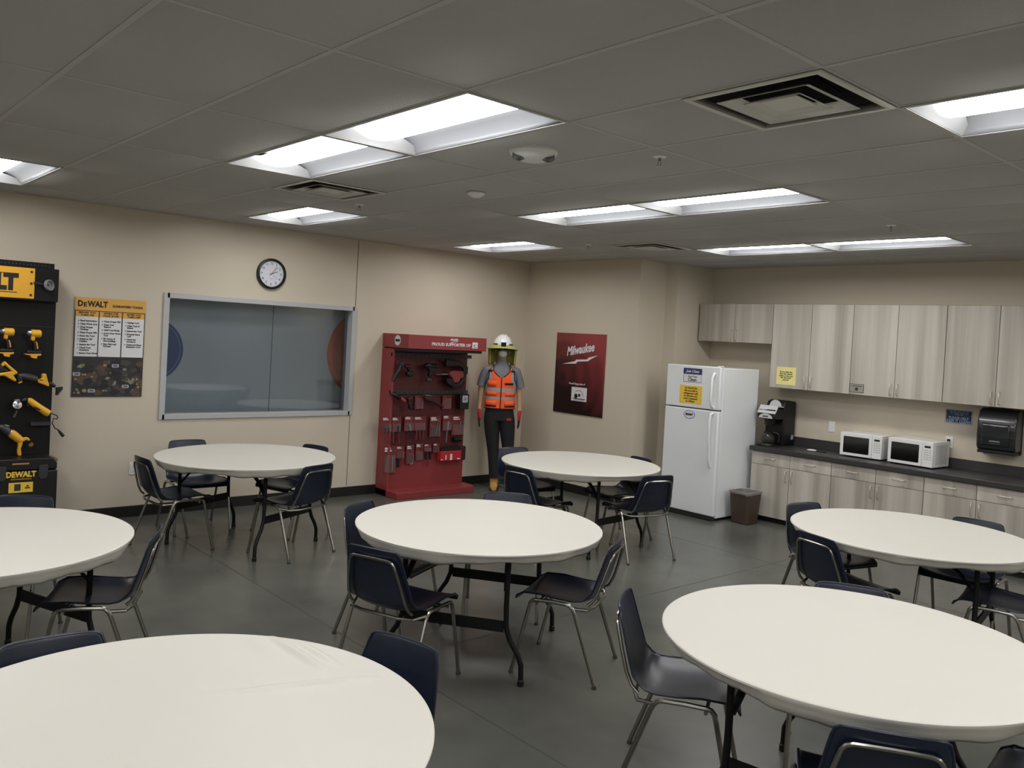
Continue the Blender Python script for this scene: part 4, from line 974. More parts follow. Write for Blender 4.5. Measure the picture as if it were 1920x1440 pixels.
# gloves: palms, separate fingers and red cuffs
for s in (-1, 1):
    gv = [(s * .246, -.015, 1.0), (s * .247, -.02, .955), (s * .246, -.027, .90), (s * .245, -.03, .862)]; gr = [(.034, .038), (.032, .04), (.022, .042), (.018, .042)]; ge = [(0, 1), (1, 2), (2, 3)]
    for k, (dy, L_) in enumerate(((-.032, .066), (-.011, .080), (.010, .076), (.030, .06))):
        f = len(gv); gv += [(s * .245, -.03 + dy, .845), (s * .243, -.032 + dy * 1.1, .845 - L_ * .5), (s * .234, -.035 + dy * 1.1, .845 - L_)]; gr += [(.0115, .0115), (.011, .011), (.0095, .0095)]; ge += [(3, f), (f, f + 1), (f + 1, f + 2)]
    f = len(gv); gv += [(s * .240, -.063, .925), (s * .232, -.083, .885), (s * .228, -.088, .862)]; gr += [(.013, .013), (.0115, .0115), (.01, .01)]; ge += [(1, f), (f, f + 1), (f + 1, f + 2)]
    me = skin(gv, ge, gr, 1); me.materials.clear(); me.materials.append(M_glred); me.materials.append(M_trous)
    for p in me.polygons: p.use_smooth = True; p.material_index = 1 if p.center.z < .868 else 0
    go = bpy.data.objects.new('glove', me); COL.objects.link(go); go.parent = t
# high visibility vest: two front panels and a back, laid out as strips round the torso
def vrad(z):
    P = [(1.0, .190, .142), (1.12, .188, .142), (1.25, .192, .146), (1.38, .200, .145), (1.46, .190, .130), (1.52, .140, .10), (1.55, .11, .085)]
    for (a0, x0, y0), (a1, x1, y1) in zip(P, P[1:]):
        if a0 <= z <= a1: f = (z - a0) / (a1 - a0); return x0 + f * (x1 - x0), y0 + f * (y1 - y0)
    return P[-1][1], P[-1][2]
def vpt(phi, z, off=0):          # phi measured from the front centre line
    rx, ry = vrad(z); s_, c_ = math.sin(phi), math.cos(phi)
    return (math.copysign(abs(s_) ** .85, s_) * (rx + off), -math.copysign(abs(c_) ** .85, c_) * (ry + off), z)
def vneck(z): return 0 if z < 1.385 else .75 * ((z - 1.385) / .145) ** .75
def vend(z): return PI / 2 if z < 1.25 else PI / 2 - .75 * min(1, (z - 1.25) / .12) ** .8
zs = [1.005 + .53 * i / 44 for i in range(45)]
a = MB(); nu = 14
for s in (-1, 1):
    R = [[vpt(s * (vneck(z) + (vend(z) - vneck(z)) * u / nu), z) for u in range(nu + 1)] for z in zs]
    for i in range(len(zs) - 1):
        for u in range(nu):
            z = (zs[i] + zs[i + 1]) / 2; ph1 = vneck(z) + (vend(z) - vneck(z)) * (u + .5) / nu
            a.cm = 1 if (1.115 < z < 1.155 or 1.215 < z < 1.262) or (z > 1.262 and u >= nu - 5) else 0
            a.add([R[i][u], R[i][u + 1], R[i + 1][u + 1], R[i + 1][u]], [(0, 1, 2, 3)], True)
    R = [[vpt(s * (PI - (PI - (PI / 2 + (PI / 2 - vend(z)))) * u / nu), z) for u in range(nu + 1)] for z in zs]
    for i in range(len(zs) - 1):
        z = (zs[i] + zs[i + 1]) / 2; a.cm = 1 if (1.115 < z < 1.155 or 1.215 < z < 1.262) else 0
        for u in range(nu): a.add([R[i][u], R[i][u + 1], R[i + 1][u + 1], R[i + 1][u]], [(0, 1, 2, 3)], True)
    # shoulder straps
    a.cm = 1
    zt = 1.535; f0, f1 = vneck(zt), vend(zt); 
    A = [vpt(s * (f0 + (f1 - f0) * u / 5), zt) for u in range(6)]; B = [vpt(s * (PI - .2 - (PI - .2 - (PI - f1)) * u / 5), zt) for u in range(6)]
    Mid = [((p[0] + q[0]) / 2 * 1.05, (p[1] + q[1]) / 2, zt + .035) for p, q in zip(A, B)]
    for P_, Q_ in ((A, Mid), (Mid, B)):
        for u in range(5): a.add([P_[u], P_[u + 1], Q_[u + 1], Q_[u]], [(0, 1, 2, 3)], True)
vest = a.build('safety_vest', [M_hivis, M_reflt], t, solid=.004)
a = MB(); a.tube([vpt(0, z, .004) for z in (1.005, 1.1, 1.2, 1.3, 1.385)], .006, 6); a.build('zipper', M_black, vest)
a = MB()
for s in (-1, 1):
    a.tube([vpt(s * vneck(z), z, .003) for z in zs if z > 1.38], .005, 6); a.tube([vpt(s * vend(z), z, .003) for z in zs if z > 1.2], .005, 6)
    a.tube([vpt(s * k * PI / 16, 1.006, .002) for k in range(9)], .005, 6)
a.build('edge_binding', M_black, vest)
def vpatch(m, p0, p1, z0, z1, off=.006):
    n = 5; R = [[vpt(p0 + (p1 - p0) * k / n, z, off) for k in range(n + 1)] for z in (z0, z1)]; m.rings(R, cap=False, closed=False)
for nm, lst, mt in (('pocket', [(-1.15, -.2, 1.03, 1.105), (.2, 1.15, 1.03, 1.105), (-.95, -.25, 1.27, 1.345), (-1.1, -.22, 1.160, 1.21), (.22, 1.1, 1.16, 1.21)], M_hivis),
                    ('black_flap', [(-1.1, -.22, 1.028, 1.048), (.22, 1.05, 1.028, 1.048), (.15, .75, 1.300, 1.325), (-.95, -.55, 1.455, 1.475), (.55, .95, 1.455, 1.475)], M_black)):
    for (f0, f1, z0, z1) in lst: a = MB(); vpatch(a, f0, f1, z0, z1, .008 if mt is M_black else .005); a.build(nm, mt, vest, solid=.002)

# ============================================================ tool displays
def P2(pts, y, sc_=1, ox_=0, oy_=0):      # outline read off the photograph on the plane y, as (x, z)
    return [(q.x, q.z) for q in (onY(ox_ + px / sc_, oy_ + py / sc_, y) for px, py in pts)]
RY = 5.15
t = thing('display_rack', 'tall black metal tool display rack with yellow sign at left edge', 'display rack', (-.275, YL - .004, 0))
ox, oy = -.275, YL - .004
a = MB(); a.box(-1.18, 0, RY - oy, 0, .0, 2.24); a.build('back_panel', M_blackm, t, bevel=.003)
a = MB(); a.box(-1.18, -.02, RY - oy + .02, -.005, 2.24, 2.285)
a.build('top_lip', M_blackm, t)
a = MB()
for k in range(40): a.cyl((-.06 - k * .027, RY - oy + .019, 2.262), (-.06 - k * .027, RY - oy + .022, 2.262), .003, 6)
a.build('perforation_row', mat('pale_dots', (130, 122, 105), .7), t)
a = MB()
for z in [.75 + .032 * k for k in range(40)]: a.cyl((-.055, RY - oy - .0006, z), (-.055, RY - oy + .002, z), .003, 6)
a.build('peg_holes', mat('dark_slot_and_shade2', (52, 50, 48), .6), t)
hz0, hz1 = 1.962, 2.236
a = MB(); a.box(-1.19, -.004, 5.075 - oy, RY - oy, hz0, hz1); a.build('header_box', M_blackm, t, bevel=.003)
a = MB(); a.box(-1.03, -.185, 5.068 - oy, 5.074 - oy, 1.978, 2.228); sg = a.build('yellow_sign', M_yel, t, bevel=.001)
a = MB(); sy = 5.0672 - oy
a.text('D', .175, (-.845, sy, 2.10), bold=.011, sx=1.0); a.text('E', .12, (-.745, sy, 2.083), bold=.008); a.text('W', .175, (-.635, sy, 2.10), bold=.010, sx=.85); a.text('A', .175, (-.51, sy, 2.10), bold=.010, sx=.9); a.text('L', .175, (-.425, sy, 2.10), bold=.011, sx=.8); a.text('T', .175, (-.357, sy, 2.10), bold=.011, sx=.9)
a.box(-.90, -.31, sy - .0005, sy, 2.172, 2.178); a.box(-.90, -.31, sy - .0005, sy, 2.020, 2.026); a.build('lettering', M_ink, sg)
for z in (2.008, 2.103, 2.198):
    for x in (-.21, -1.005): a = MB(); a.M = T(x, sy, z, 0, PI / 2); a.lathe([(0, 0), (.010, 0), (.008, .005), (0, .006)], 12); a.build('screw', mat('dark_red_screw', (60, 22, 20), .4), sg)
a = MB(); a.box(-.16, -.01, 5.10 - oy, RY - oy, onY(90, 793, 5.12).z - .018, onY(90, 793, 5.12).z + .01); a.build('tool_shelf', M_dgrey, t)
a = MB(); a.box(-1.18, 0, 5.145 - oy, RY - oy, onY(60, 612, 5.15).z - .003, onY(60, 612, 5.15).z + .003); a.build('panel_joint', M_slot, t)
# hole saw bit fixed on the header
q = onY(92, 535, 5.05); t = thing('hole_saw_bit', 'grey hole saw on a rod beside the yellow sign', 'drill bit', (q.x, 5.05, q.z))
a = MB(); a.cyl((-.115, 0, .012), (.0, 0, 0), .007, 8); a.build('shank', M_dgrey, t)
a = MB(); a.M = T(0, 0, 0, .6, PI / 2 - .15, 0); a.lathe([(0, -.012), (.04, -.012), (.046, -.008), (.046, .012), (.038, .014), (.036, -.004), (0, -.004)], 24); a.build('saw_cup', M_grey, t)
TY = 5.06
def px_tool(name, label, cat, parts, y=TY, sc_=6, ox_=0, oy_=480, group='yellow power tools on the black rack'):
    allp = [q for pr in parts if pr[2] != 'cyl' for q in pr[3]] or [parts[0][3][0]]
    cx = sum(p[0] for p in allp) / len(allp); cy = sum(p[1] for p in allp) / len(allp); o = onY(ox_ + cx / sc_, oy_ + cy / sc_, y)
    t = thing(name, label, cat, (o.x, y, o.z), 0, group)
    for nm, mt, kind, pts, th in parts:
        a = MB(); L_ = [(x - o.x, z - o.z) for x, z in P2(pts, y, sc_, ox_, oy_)]
        if kind == 'poly': a.prism(L_, -th / 2, th / 2, 'xz'); a.build(nm, mt, t, bevel=min(.012, th * .22), seg=3)
        elif kind == 'tube':
            r = th if isinstance(th, (list, tuple)) else [th] * len(L_)
            a.tube([(x, 0, z) for x, z in L_], r[0], 14, rad=r); a.build(nm, mt, t)
        elif kind == 'disc':
            (x, z), (x2, z2) = L_; r = math.hypot(x2 - x, z2 - z); a.M = T(x, -th, z, 0, PI / 2 - .35); a.lathe([(0, -.008), (r, -.008), (r, .008), (r * .3, .014), (0, .02)], 24); a.build(nm, mt, t)
    # hook that carries the tool
    a = MB(); a.tube([(0, RY - y + .002, .01), (0, -.0, .01)], .004, 6); a.build('peg_hook', M_steel, t)
    return t
def driver(label, dx, dy):
    sh = lambda L_: [(x + dx, y + dy) for x, y in L_]
    return px_tool('cordless_driver', label, 'power drill', [
        ('motor_housing', M_yel, 'tube', sh([(345, 872), (352, 872), (450, 876), (464, 877)]), [.026, .033, .033, .024]),
        ('chuck', M_silver, 'tube', sh([(300, 868), (312, 868), (345, 870)]), [.016, .024, .028]),
        ('neck', M_yel, 'poly', sh([(345, 895), (395, 895), (388, 960), (345, 952)]), .05),
        ('grip', M_black, 'poly', sh([(350, 945), (400, 948), (432, 1000), (432, 1062), (370, 1065), (372, 1000)]), .042),
        ('grip_stripe', M_yel, 'poly', sh([(395, 962), (410, 965), (428, 1040), (412, 1052)]), .046),
        ('battery', M_black, 'poly', sh([(285, 1078), (310, 1058), (455, 1062), (455, 1100), (290, 1098)]), .075),
        ('battery_base', M_yel, 'poly', sh([(272, 1100), (455, 1096), (452, 1120), (412, 1122), (404, 1154), (345, 1144), (330, 1116), (275, 1108)]), .07)])
driver('small yellow and black impact driver, right one of the top row', 0, 0)
driver('yellow and black drill at the left photo edge, top row', -305, -18)
px_tool('cordless_saw', 'large yellow saw body hanging at the left photo edge, second row', 'power saw', [
    ('upper_arm', M_yel, 'poly', [(10, 1222), (50, 1180), (95, 1225), (190, 1303), (186, 1330), (150, 1322), (48, 1225), (20, 1250)], .07),
    ('lower_arm', M_yel, 'poly', [(-60, 1325), (10, 1312), (120, 1295), (188, 1318), (140, 1340), (180, 1395), (160, 1412), (110, 1385), (40, 1345), (-60, 1350)], .075),
    ('grip', M_black, 'poly', [(188, 1318), (235, 1350), (262, 1410), (220, 1440), (180, 1395)], .05), ('badge', M_yel, 'poly', [(196, 1420), (238, 1402), (250, 1416), (206, 1438)], .054), ('body_core', M_black, 'poly', [(-60, 1240), (40, 1240), (120, 1298), (-60, 1318)], .05)], y=5.04)
px_tool('angle_grinder', 'black corded tool with yellow trapezoid head, second row at right', 'grinder', [
    ('gear_head', M_yel, 'poly', [(470, 1325), (512, 1322), (530, 1400), (548, 1450), (540, 1470), (495, 1450), (425, 1425), (415, 1390), (470, 1375)], .06),
    ('label_plate', mat('dark_yellow', (120, 90, 30), .5), 'poly', [(430, 1382), (482, 1385), (484, 1400), (432, 1402)], .064),
    ('motor_housing', M_dgrey, 'tube', [(200, 1350), (260, 1352), (330, 1365), (415, 1385)], [.018, .027, .03, .026]),
    ('grip', M_black, 'tube', [(545, 1430), (590, 1450), (620, 1470)], [.016, .018, .012]),
    ('plug_end', M_black, 'poly', [(625, 1478), (706, 1468), (702, 1500), (650, 1560), (622, 1568), (628, 1520)], .03), ('orange_tip', mat('tip_orange', (190, 110, 60), .5), 'poly', [(640, 1558), (662, 1545), (664, 1560), (648, 1568)], .02)], y=5.05)
px_tool('corded_grinder', 'corded grinder with long yellow body and silver guard, third row', 'grinder', [
    ('body', M_yel, 'tube', [(285, 275), (310, 285), (400, 350), (480, 405), (508, 418)], [.018, .026, .028, .031, .029]),
    ('black_band', M_black, 'poly', [(350, 340), (415, 368), (408, 385), (348, 358)], .064),
    ('gear_head', M_black, 'tube', [(225, 290), (260, 275), (285, 275)], [.018, .024, .02]),
    ('guard', M_silver, 'disc', [(170, 325), (215, 340)], .03), ('spindle', M_grey, 'tube', [(175, 270), (180, 320)], [.02, .026]), ('side_handle', M_dgrey, 'tube', [(178, 385), (165, 420), (145, 455)], [.006, .009, .012])], sc_=5.54, oy_=700)
px_tool('drywall_screwdriver', 'yellow rotary tool with grey nose and forked handle, lowest on rack', 'power tool', [
    ('nose', M_dgrey, 'tube', [(-10, 555), (20, 560), (60, 590), (95, 615)], [.016, .026, .034, .03]), ('nose_clip', M_grey, 'tube', [(10, 540), (60, 540), (95, 550)], [.006, .006, .006]),
    ('collar', M_silver, 'tube', [(92, 610), (104, 618)], [.033, .033]),
    ('body', M_yel, 'tube', [(104, 615), (140, 640), (190, 680), (225, 705)], [.032, .035, .033, .026]),
    ('handle', M_yel, 'poly', [(180, 700), (235, 690), (228, 740), (212, 780), (220, 845), (205, 860), (180, 850), (176, 800), (185, 750)], .045),
    ('rear_horn', M_yel, 'poly', [(215, 680), (250, 664), (290, 664), (312, 690), (300, 702), (265, 690), (240, 710)], .04), ('belt_clip', mat('dark_yellow', (120, 90, 30), .5), 'poly', [(290, 740), (330, 715), (352, 735), (330, 765), (302, 762)], .01)], sc_=5.54, oy_=700)
t = thing('power_cord', 'black cord with plug hanging off the right side of the black rack', 'cord', tuple(onY(104, 790, 5.10)))
o = onY(104, 790, 5.10)
cp = [onY(a_, b_, 5.10) - o for a_, b_ in ((88, 772), (98, 776), (106, 779), (109, 783), (106, 786), (100, 784), (98, 794), (103, 803), (109, 806))]
a = MB(); a.tube([tuple(q) for q in cp], .0045, 6); a.build('cable', M_black, t)
a = MB(); P_ = [onY(a_, b_, 5.10) - o for a_, b_ in ((109, 806), (113, 811), (119, 818))]; a.tube([tuple(q) for q in P_], .01, 8, rad=[.006, .012, .014]); a.build('plug', M_black, t)
# wheeled black tool chest in front of the rack
BYF = 4.88; bx1 = onY(107.5, 900, BYF).x; bz = onY(100, 858, BYF).z
t = thing('tool_chest', 'black plastic tool chest with yellow labels under the hanging tools', 'tool chest', (bx1, 5.13, 0))
a = MB(); a.box(-.62, 0, BYF - 5.13, 0, .0, bz - .10); a.build('box', M_black, t, bevel=.012, seg=3)
a = MB(); a.prism([(-.61, bz - .095), (-.005, bz - .095), (-.005, bz - .045), (-.035, bz), (-.60, bz), (-.61, bz - .02)], BYF - 5.13 + .003, -.005, 'xz'); a.build('lid', M_black, t, bevel=.008)
for x in (onY(81, 878, BYF).x - bx1, onY(2, 880, BYF).x - bx1, -.56):
    a = MB(); a.prism([(x - .032, bz - .055), (x + .032, bz - .055), (x + .036, bz - .14), (x + .018, bz - .17), (x - .018, bz - .17), (x - .036, bz - .14)], BYF - 5.13 - .014, BYF - 5.13, 'xz'); a.build('latch', M_dgrey, t, bevel=.003)
def on_chest(px, py): q = onY(px, py, BYF - .001); return q.x - bx1, q.z
for nm, mt, (x0, y0_, x1, y1_) in (('yellow_label', M_papery, (15.5, 925, 62, 903)), ('model_strip', mat('strip_tan', (168, 136, 72), .5), (23, 872, 55, 867.5)), ('logo_underline', mat('dull_orange', (150, 108, 36), .5), (20, 901, 59, 896))):
    xa, za = on_chest(x0, y0_); xb, zb = on_chest(x1, y1_); a = MB(); a.box(xa, xb, BYF - 5.13 - .0022, BYF - 5.13 - .0006, za, zb); lb = a.build(nm, mt, t)
    if nm == 'yellow_label': a = MB(); a.box(xa + .04, xa + .085, BYF - 5.13 - .003, BYF - 5.13 - .0022, za + .015, zb - .012); a.box(xa + .115, xb - .02, BYF - 5.13 - .003, BYF - 5.13 - .0022, za + .03, za + .04); a.box(xa + .125, xb - .03, BYF - 5.13 - .003, BYF - 5.13 - .0022, za + .045, zb - .025); a.build('label_picture', M_dgrey, t)
xa, za = on_chest(39.5, 890); a = MB(); a.text('DEWALT', .062, (xa, BYF - 5.13 - .002, za), bold=.003, sx=.85); a.build('lettering', M_papery, t)
a = MB(); a.box(bx1 * 0 - .03, .001, BYF - 5.13 + .02, -.05, bz - .035, bz - .012); a.build('corner_cap', mat('brass_cap', (120, 104, 60), .5), t)

# ------------------------------------------------------------ red display
DX0, DX1, DF, DH = 3.19, 4.31, 5.27, 1.85
t = thing('display_rack', 'red metal tool display with header sign beside the mannequin', 'display rack', (DX0, YL - .004, 0)); oy = YL - .004; DW = DX1 - DX0
a = MB(); a.box(0, .03, DF - oy - .04, 0, 0, DH - .17); a.box(.03, DW, DF - oy + .02, 0, 0, DH - .17); a.box(.03, DW, DF - oy - .005, DF - oy + .02, 0, .50); a.build('body_panel', M_red, t, bevel=.002)
a = MB(); a.box(.03, DW - .012, DF - oy - .002, DF - oy + .02, .50, DH - .17); a.build('pegboard', M_redd, t)
a = MB()
for r in range(24):
    for c_ in range(22): a.box(.07 + c_ * .046, .077 + c_ * .046, DF - oy - .0028, DF - oy - .002, .54 + r * .048, .547 + r * .048)
a.build('peg_holes', mat('peg_hole', (44, 14, 16), .7), t)
a = MB(); a.prism([(0, 0), (DW + .03, 0), (DW + .03, -.33), (DW - .02, -.45), (0, -.45)], .0, .075, 'xy'); a.M = T(); 
a.build('base_platform', M_red, t, bevel=.004)
HF = 4.935
a = MB(); a.box(0, DW, HF - oy, 0, DH - .155, DH); a.build('header_box', M_red, t, bevel=.002)
a = MB(); a.box(.02, DW - .04, HF - oy + .03, -.02, DH - .185, DH - .155); a.build('header_shade_slab', M_slot, t)  # near-black slab added as painted shade beneath the red header
a = MB(); a.text('PROUD SUPPORTER OF', .048, (.60, HF - oy - .001, DH - .095), bold=.0012, fit=.56); a.build('lettering', M_paperw, t)
a = MB(); a.text('Milwaukee', .036, (.63, HF - oy - .001, DH - .034), shear=.35, rot=.1, bold=.001, sx=.7); a.prism([(.63 + u * .13, DH - .062 + v * .06) for u, v in [(-.54, -.20), (-.14, -.02), (-.10, .07), (.24, .12), (.28, .22), (.56, .36), (.34, .13), (.27, .03), (-.06, -.03), (-.10, -.14)]], HF - oy - .0012, HF - oy - .0002, 'xz'); a.build('script_logo', M_paperw, t)
a = MB(); a.box(.905, .985, HF - oy - .0015, HF - oy - .0003, DH - .125, DH - .055); em = a.build('emblem_panel', M_paperw, t)
a = MB(); a.rings([[(.95 + r * math.cos(th), HF - oy - .002, DH - .10 + r * math.sin(th)) for th in [PI * k / 12 for k in range(13)]] for r in (.020, .024)], cap=False, closed=False, smooth=False); a.box(.925, .94, HF - oy - .002, HF - oy - .0016, DH - .1, DH - .085); a.box(.92, .975, HF - oy - .002, HF - oy - .0016, DH - .115, DH - .109); a.build('emblem', M_ink, em)
# round sticker on the left side of the header
a = MB(); q = onX(746, 638, DX0); a.prism([(q.y - oy + y, q.z + z) for y, z in arc(0, 0, .058, 0, 2 * PI, 32)[:-1]], -.003, -.0006, 'yz'); st = a.build('round_sticker', M_paperw, t)
a = MB(); a.box(-.004, -.003, q.y - oy - .045, q.y - oy + .045, q.z - .014, q.z + .014); a.build('sticker_band', M_ink, st)
for zpx in (666.5, 735):
    z = onY(800, zpx, 5.25).z; a = MB(); a.box(.0, DW + (.03 if zpx < 700 else .0), DF - oy - .03, DF - oy - .006, z - .02, z + .02); b_ = a.build('slotted_rail', M_dgrey, t)
    a = MB()
    for k in range(16): a.box(.05 + k * .064, .082 + k * .064, DF - oy - .032, DF - oy - .030, z - .007, z + .007)
    a.build('rail_slots', M_ink, b_)
PY = 5.235
def packs(name, label, x0, x1, y0, y1, extra, card=.45, window=M_blist):
    "a blister pack read off the close view of the display (9.6 px per photo px, from 700,760)"
    A = onY(700 + x0 / 9.6, 760 + y0 / 9.6, PY); B = onY(700 + x1 / 9.6, 760 + y1 / 9.6, PY)
    t = thing(name, label, 'tool pack', ((A.x + B.x) / 2, PY, A.z), 0, 'packaged hand tools hanging on the red display'); w2 = (B.x - A.x) / 2; h_ = A.z - B.z
    a = MB(); a.box(-w2, w2, .002, .004, -h_, 0); a.build('backing_card', M_card, t)
    a = MB(); a.prism([(x, z) for x, z in rrect(-w2 * .85, w2 * .85, -h_ * .97, -h_ * card, .006)], -.014, .002, 'xz'); a.build('blister', window, t, bevel=.003)
    a = MB(); a.box(-w2 * .8, w2 * .1, .0008, .002, -h_ * .12, -h_ * .05); a.box(-w2 * .8, w2 * .3, .0008, .002, -h_ * .2, -h_ * .15); a.build('print', M_paperw, t)
    a = MB(); a.tube([(0, DF - PY, -.012), (0, -.03, -.012), (0, -.036, -.004)], .002, 6); a.build('peg_hook', M_steel, t)
    for nm, mt, pts, r in extra:
        a = MB(); a.tube([(onY(700 + px / 9.6, 760 + py / 9.6, PY).x - (A.x + B.x) / 2, -.010, onY(700 + px / 9.6, 760 + py / 9.6, PY).z - A.z) for px, py in pts], r if not isinstance(r, list) else r[0], 8, rad=r if isinstance(r, list) else None); a.build(nm, mt, t)
    return t
GR, GB, GS = M_card, M_black, M_silver
packs('screwdriver_pack', 'wide red card of screwdrivers, leftmost in the upper row of packs', 160, 330, 215, 480, [('handle', GR, [(200, 500), (200, 690)], .010), ('handle', GR, [(270, 500), (270, 690)], .010), ('tool_shaft', GB, [(200, 400), (200, 500)], .006), ('tool_shaft', GB, [(270, 400), (270, 500)], .006)])
packs('screwdriver_pack', 'red card with steel-necked pliers, second in the upper row of packs', 335, 490, 215, 480, [('handle', GR, [(355, 500), (345, 680)], .010), ('handle', GR, [(440, 500), (455, 680)], .010), ('jaw', GS, [(340, 300), (360, 420), (345, 510)], .005), ('jaw', GB, [(440, 370), (430, 500)], .009)])
packs('snips_pack', 'grey windowed pack with dark handle, third in the upper row', 565, 722, 200, 460, [('handle', GB, [(660, 460), (650, 560), (640, 600)], .009), ('blade', M_grey, [(640, 340), (665, 450)], .012)])
packs('pliers_pack', 'red pack of two red-handled pliers, middle of upper row', 730, 940, 205, 450, [('handle', GR, [(770, 450), (760, 620)], .009), ('handle', GR, [(820, 450), (830, 620)], .009), ('handle', GR, [(890, 450), (880, 620)], .009), ('jaw', GS, [(815, 440), (820, 465)], .009), ('jaw', GS, [(885, 430), (890, 465)], .007)])
packs('wrench_pack', 'pack of bright steel wrenches in the upper row', 1025, 1205, 200, 560, [('wrench', GS, [(1165, 240), (1115, 530)], .005), ('wrench', GS, [(1060, 380), (1060, 540)], .006), ('wrench', GS, [(1190, 280), (1160, 520)], .004)])
packs('knife_pack', 'pale-topped pack with thin blade below, upper row right', 1255, 1405, 180, 450, [('blade', M_grey, [(1320, 450), (1310, 560), (1300, 665)], .005), ('grip', M_grey, [(1340, 290), (1330, 440)], .012)])
packs('clamp_pack', 'pack with chrome hook clamp, rightmost in the upper row', 1425, 1618, 190, 530, [('hook', GS, [(1555, 400), (1555, 310), (1580, 285), (1605, 310), (1600, 420)], .004), ('dark_case', GB, [(1430, 610), (1560, 610)], .03), ('cord', GS, [(1522, 560), (1525, 650)], .002)])
packs('wrench_pack', 'tall pack with curved steel tool, leftmost in lower row', 190, 392, 740, 1215, [('wrench', GS, [(250, 900), (225, 1080), (215, 1200)], [.004, .006, .010]), ('wrench', M_grey, [(340, 920), (330, 1180)], .005)], card=.34)
packs('tape_pack', 'short red card with black tool, second in lower row', 415, 555, 740, 945, [('black_body', GB, [(435, 950), (435, 1110)], .016), ('tool_shaft', GR, [(500, 950), (500, 1080)], .008)])
packs('shackle_pack', 'pack with large curved steel loop, third in lower row', 600, 722, 720, 1050, [('loop', GS, [(620, 1020), (650, 1062), (690, 1045), (705, 980), (695, 900)], .005)])
packs('bit_pack', 'narrow speckled card of small bits in the lower row', 770, 886, 690, 988, [('bit', GS, [(800, 880), (800, 960)], .004), ('bit', GS, [(855, 760), (858, 800)], .006), ('bit', GS, [(835, 860), (838, 940)], .004)])
packs('snips_pack', 'pack with white strip and black snips in lower row', 915, 1042, 705, 830, [('handle', GB, [(940, 830), (930, 970)], .014), ('handle', GB, [(1010, 830), (1010, 970)], .014), ('blade', GR, [(950, 980), (940, 1090)], .004), ('blade', GR, [(980, 980), (990, 1090)], .004)])
packs('hook_pack', 'small red tag pack right of the black snips', 1080, 1182, 690, 850, [('knob', GS, [(1145, 850), (1175, 850)], .008)])
# long boxed tool lying across its pegs
A = onY(700 + 1200 / 9.6, 760 + 830 / 9.6, 5.17); B = onY(700 + 1560 / 9.6, 760 + 975 / 9.6, 5.17)
t = thing('boxed_saw', 'red boxed saw hanging sideways at lower right of the display', 'tool pack', ((A.x + B.x) / 2, 5.17, B.z), 0, 'packaged hand tools hanging on the red display'); w2 = (B.x - A.x) / 2; h_ = A.z - B.z
a = MB(); a.box(-w2, w2, -.02, .05, 0, h_); bx_ = a.build('carton', mat('bright_red_card', (186, 36, 44), .45), t, bevel=.003)
a = MB(); a.box(-w2 * .55, -w2 * .45, -.0215, -.0205, h_ * .1, h_ * .6); a.box(-w2 * .1, w2 * .1, -.0215, -.0205, h_ * .05, h_ * .7); a.box(w2 * .6, w2 * .9, -.0215, -.0205, h_ * .08, h_ * .2); a.box(-w2 * .98, -w2 * .8, -.0215, -.0205, h_ * .1, h_ * .2); a.build('print', M_paperw, bx_)
a = MB(); a.prism([(-w2 * .9, h_ + .001), (w2 * .9, h_ + .001), (w2 * .9, h_ + .05), (-w2 * .2, h_ + .055), (-w2 * .9, h_ + .03)], .0, .03, 'xz'); a.build('saw_blade_cover', M_black, t)
a = MB(); a.prism([(w2 + x, z) for x, z in rrect(-.01, .075, -.01, h_ + .05, .02)], -.01, .03, 'xz'); a.build('saw_handle', mat('dark_maroon', (56, 20, 22), .5), t, bevel=.006)
a = MB(); a.tube([(0, DF - 5.17, h_ * .8), (0, .05, h_ * .8)], .004, 6); a.build('peg_hook', M_steel, t)
# power tools on the upper shelf rails, coordinates from the view 9.6x from 700,615
K = dict(sc_=9.6, ox_=700, oy_=615, y=5.17, group='dark power tools on the red display')
def red_tool(name, label, parts, **k): d = dict(K); d.update(k); return px_tool(name, label, 'power tool', parts, **d)
E_ = globals(); _RY = RY; RY = DF
M_mar = mat('dark_maroon', (56, 20, 22), .5)
red_tool('multi_tool', 'dark slanted power tool at upper left of the red display', [('body', M_black, 'tube', [(350, 950), (400, 860), (470, 740), (500, 660)], [.018, .02, .022, .018]), ('head', M_dgrey, 'tube', [(470, 640), (520, 640)], [.02, .024]), ('red_collar', M_mar, 'tube', [(440, 790), (470, 740)], [.024, .025])])
red_tool('cordless_drill', 'small dark drill on the red display, second from left, top shelf', [('motor_housing', M_mar, 'tube', [(570, 690), (600, 690), (650, 690)], [.018, .024, .024]), ('grip', M_black, 'poly', [(590, 700), (640, 700), (690, 790), (640, 800)], .04), ('battery', M_black, 'poly', [(590, 780), (710, 780), (715, 850), (640, 880), (595, 860)], .06)])
red_tool('impact_driver', 'dark drill in the middle of the top shelf of the red display', [('motor_housing', M_black, 'tube', [(915, 680), (960, 680), (1060, 685), (1130, 690)], [.018, .026, .030, .028]), ('chuck', M_dgrey, 'tube', [(950, 668), (1010, 672)], [.028, .03]), ('grip', M_black, 'poly', [(960, 700), (1120, 700), (1070, 780), (1040, 870), (980, 870), (1000, 780)], .045), ('battery', M_dgrey, 'poly', [(945, 900), (1030, 895), (1030, 960), (950, 965)], .06)])
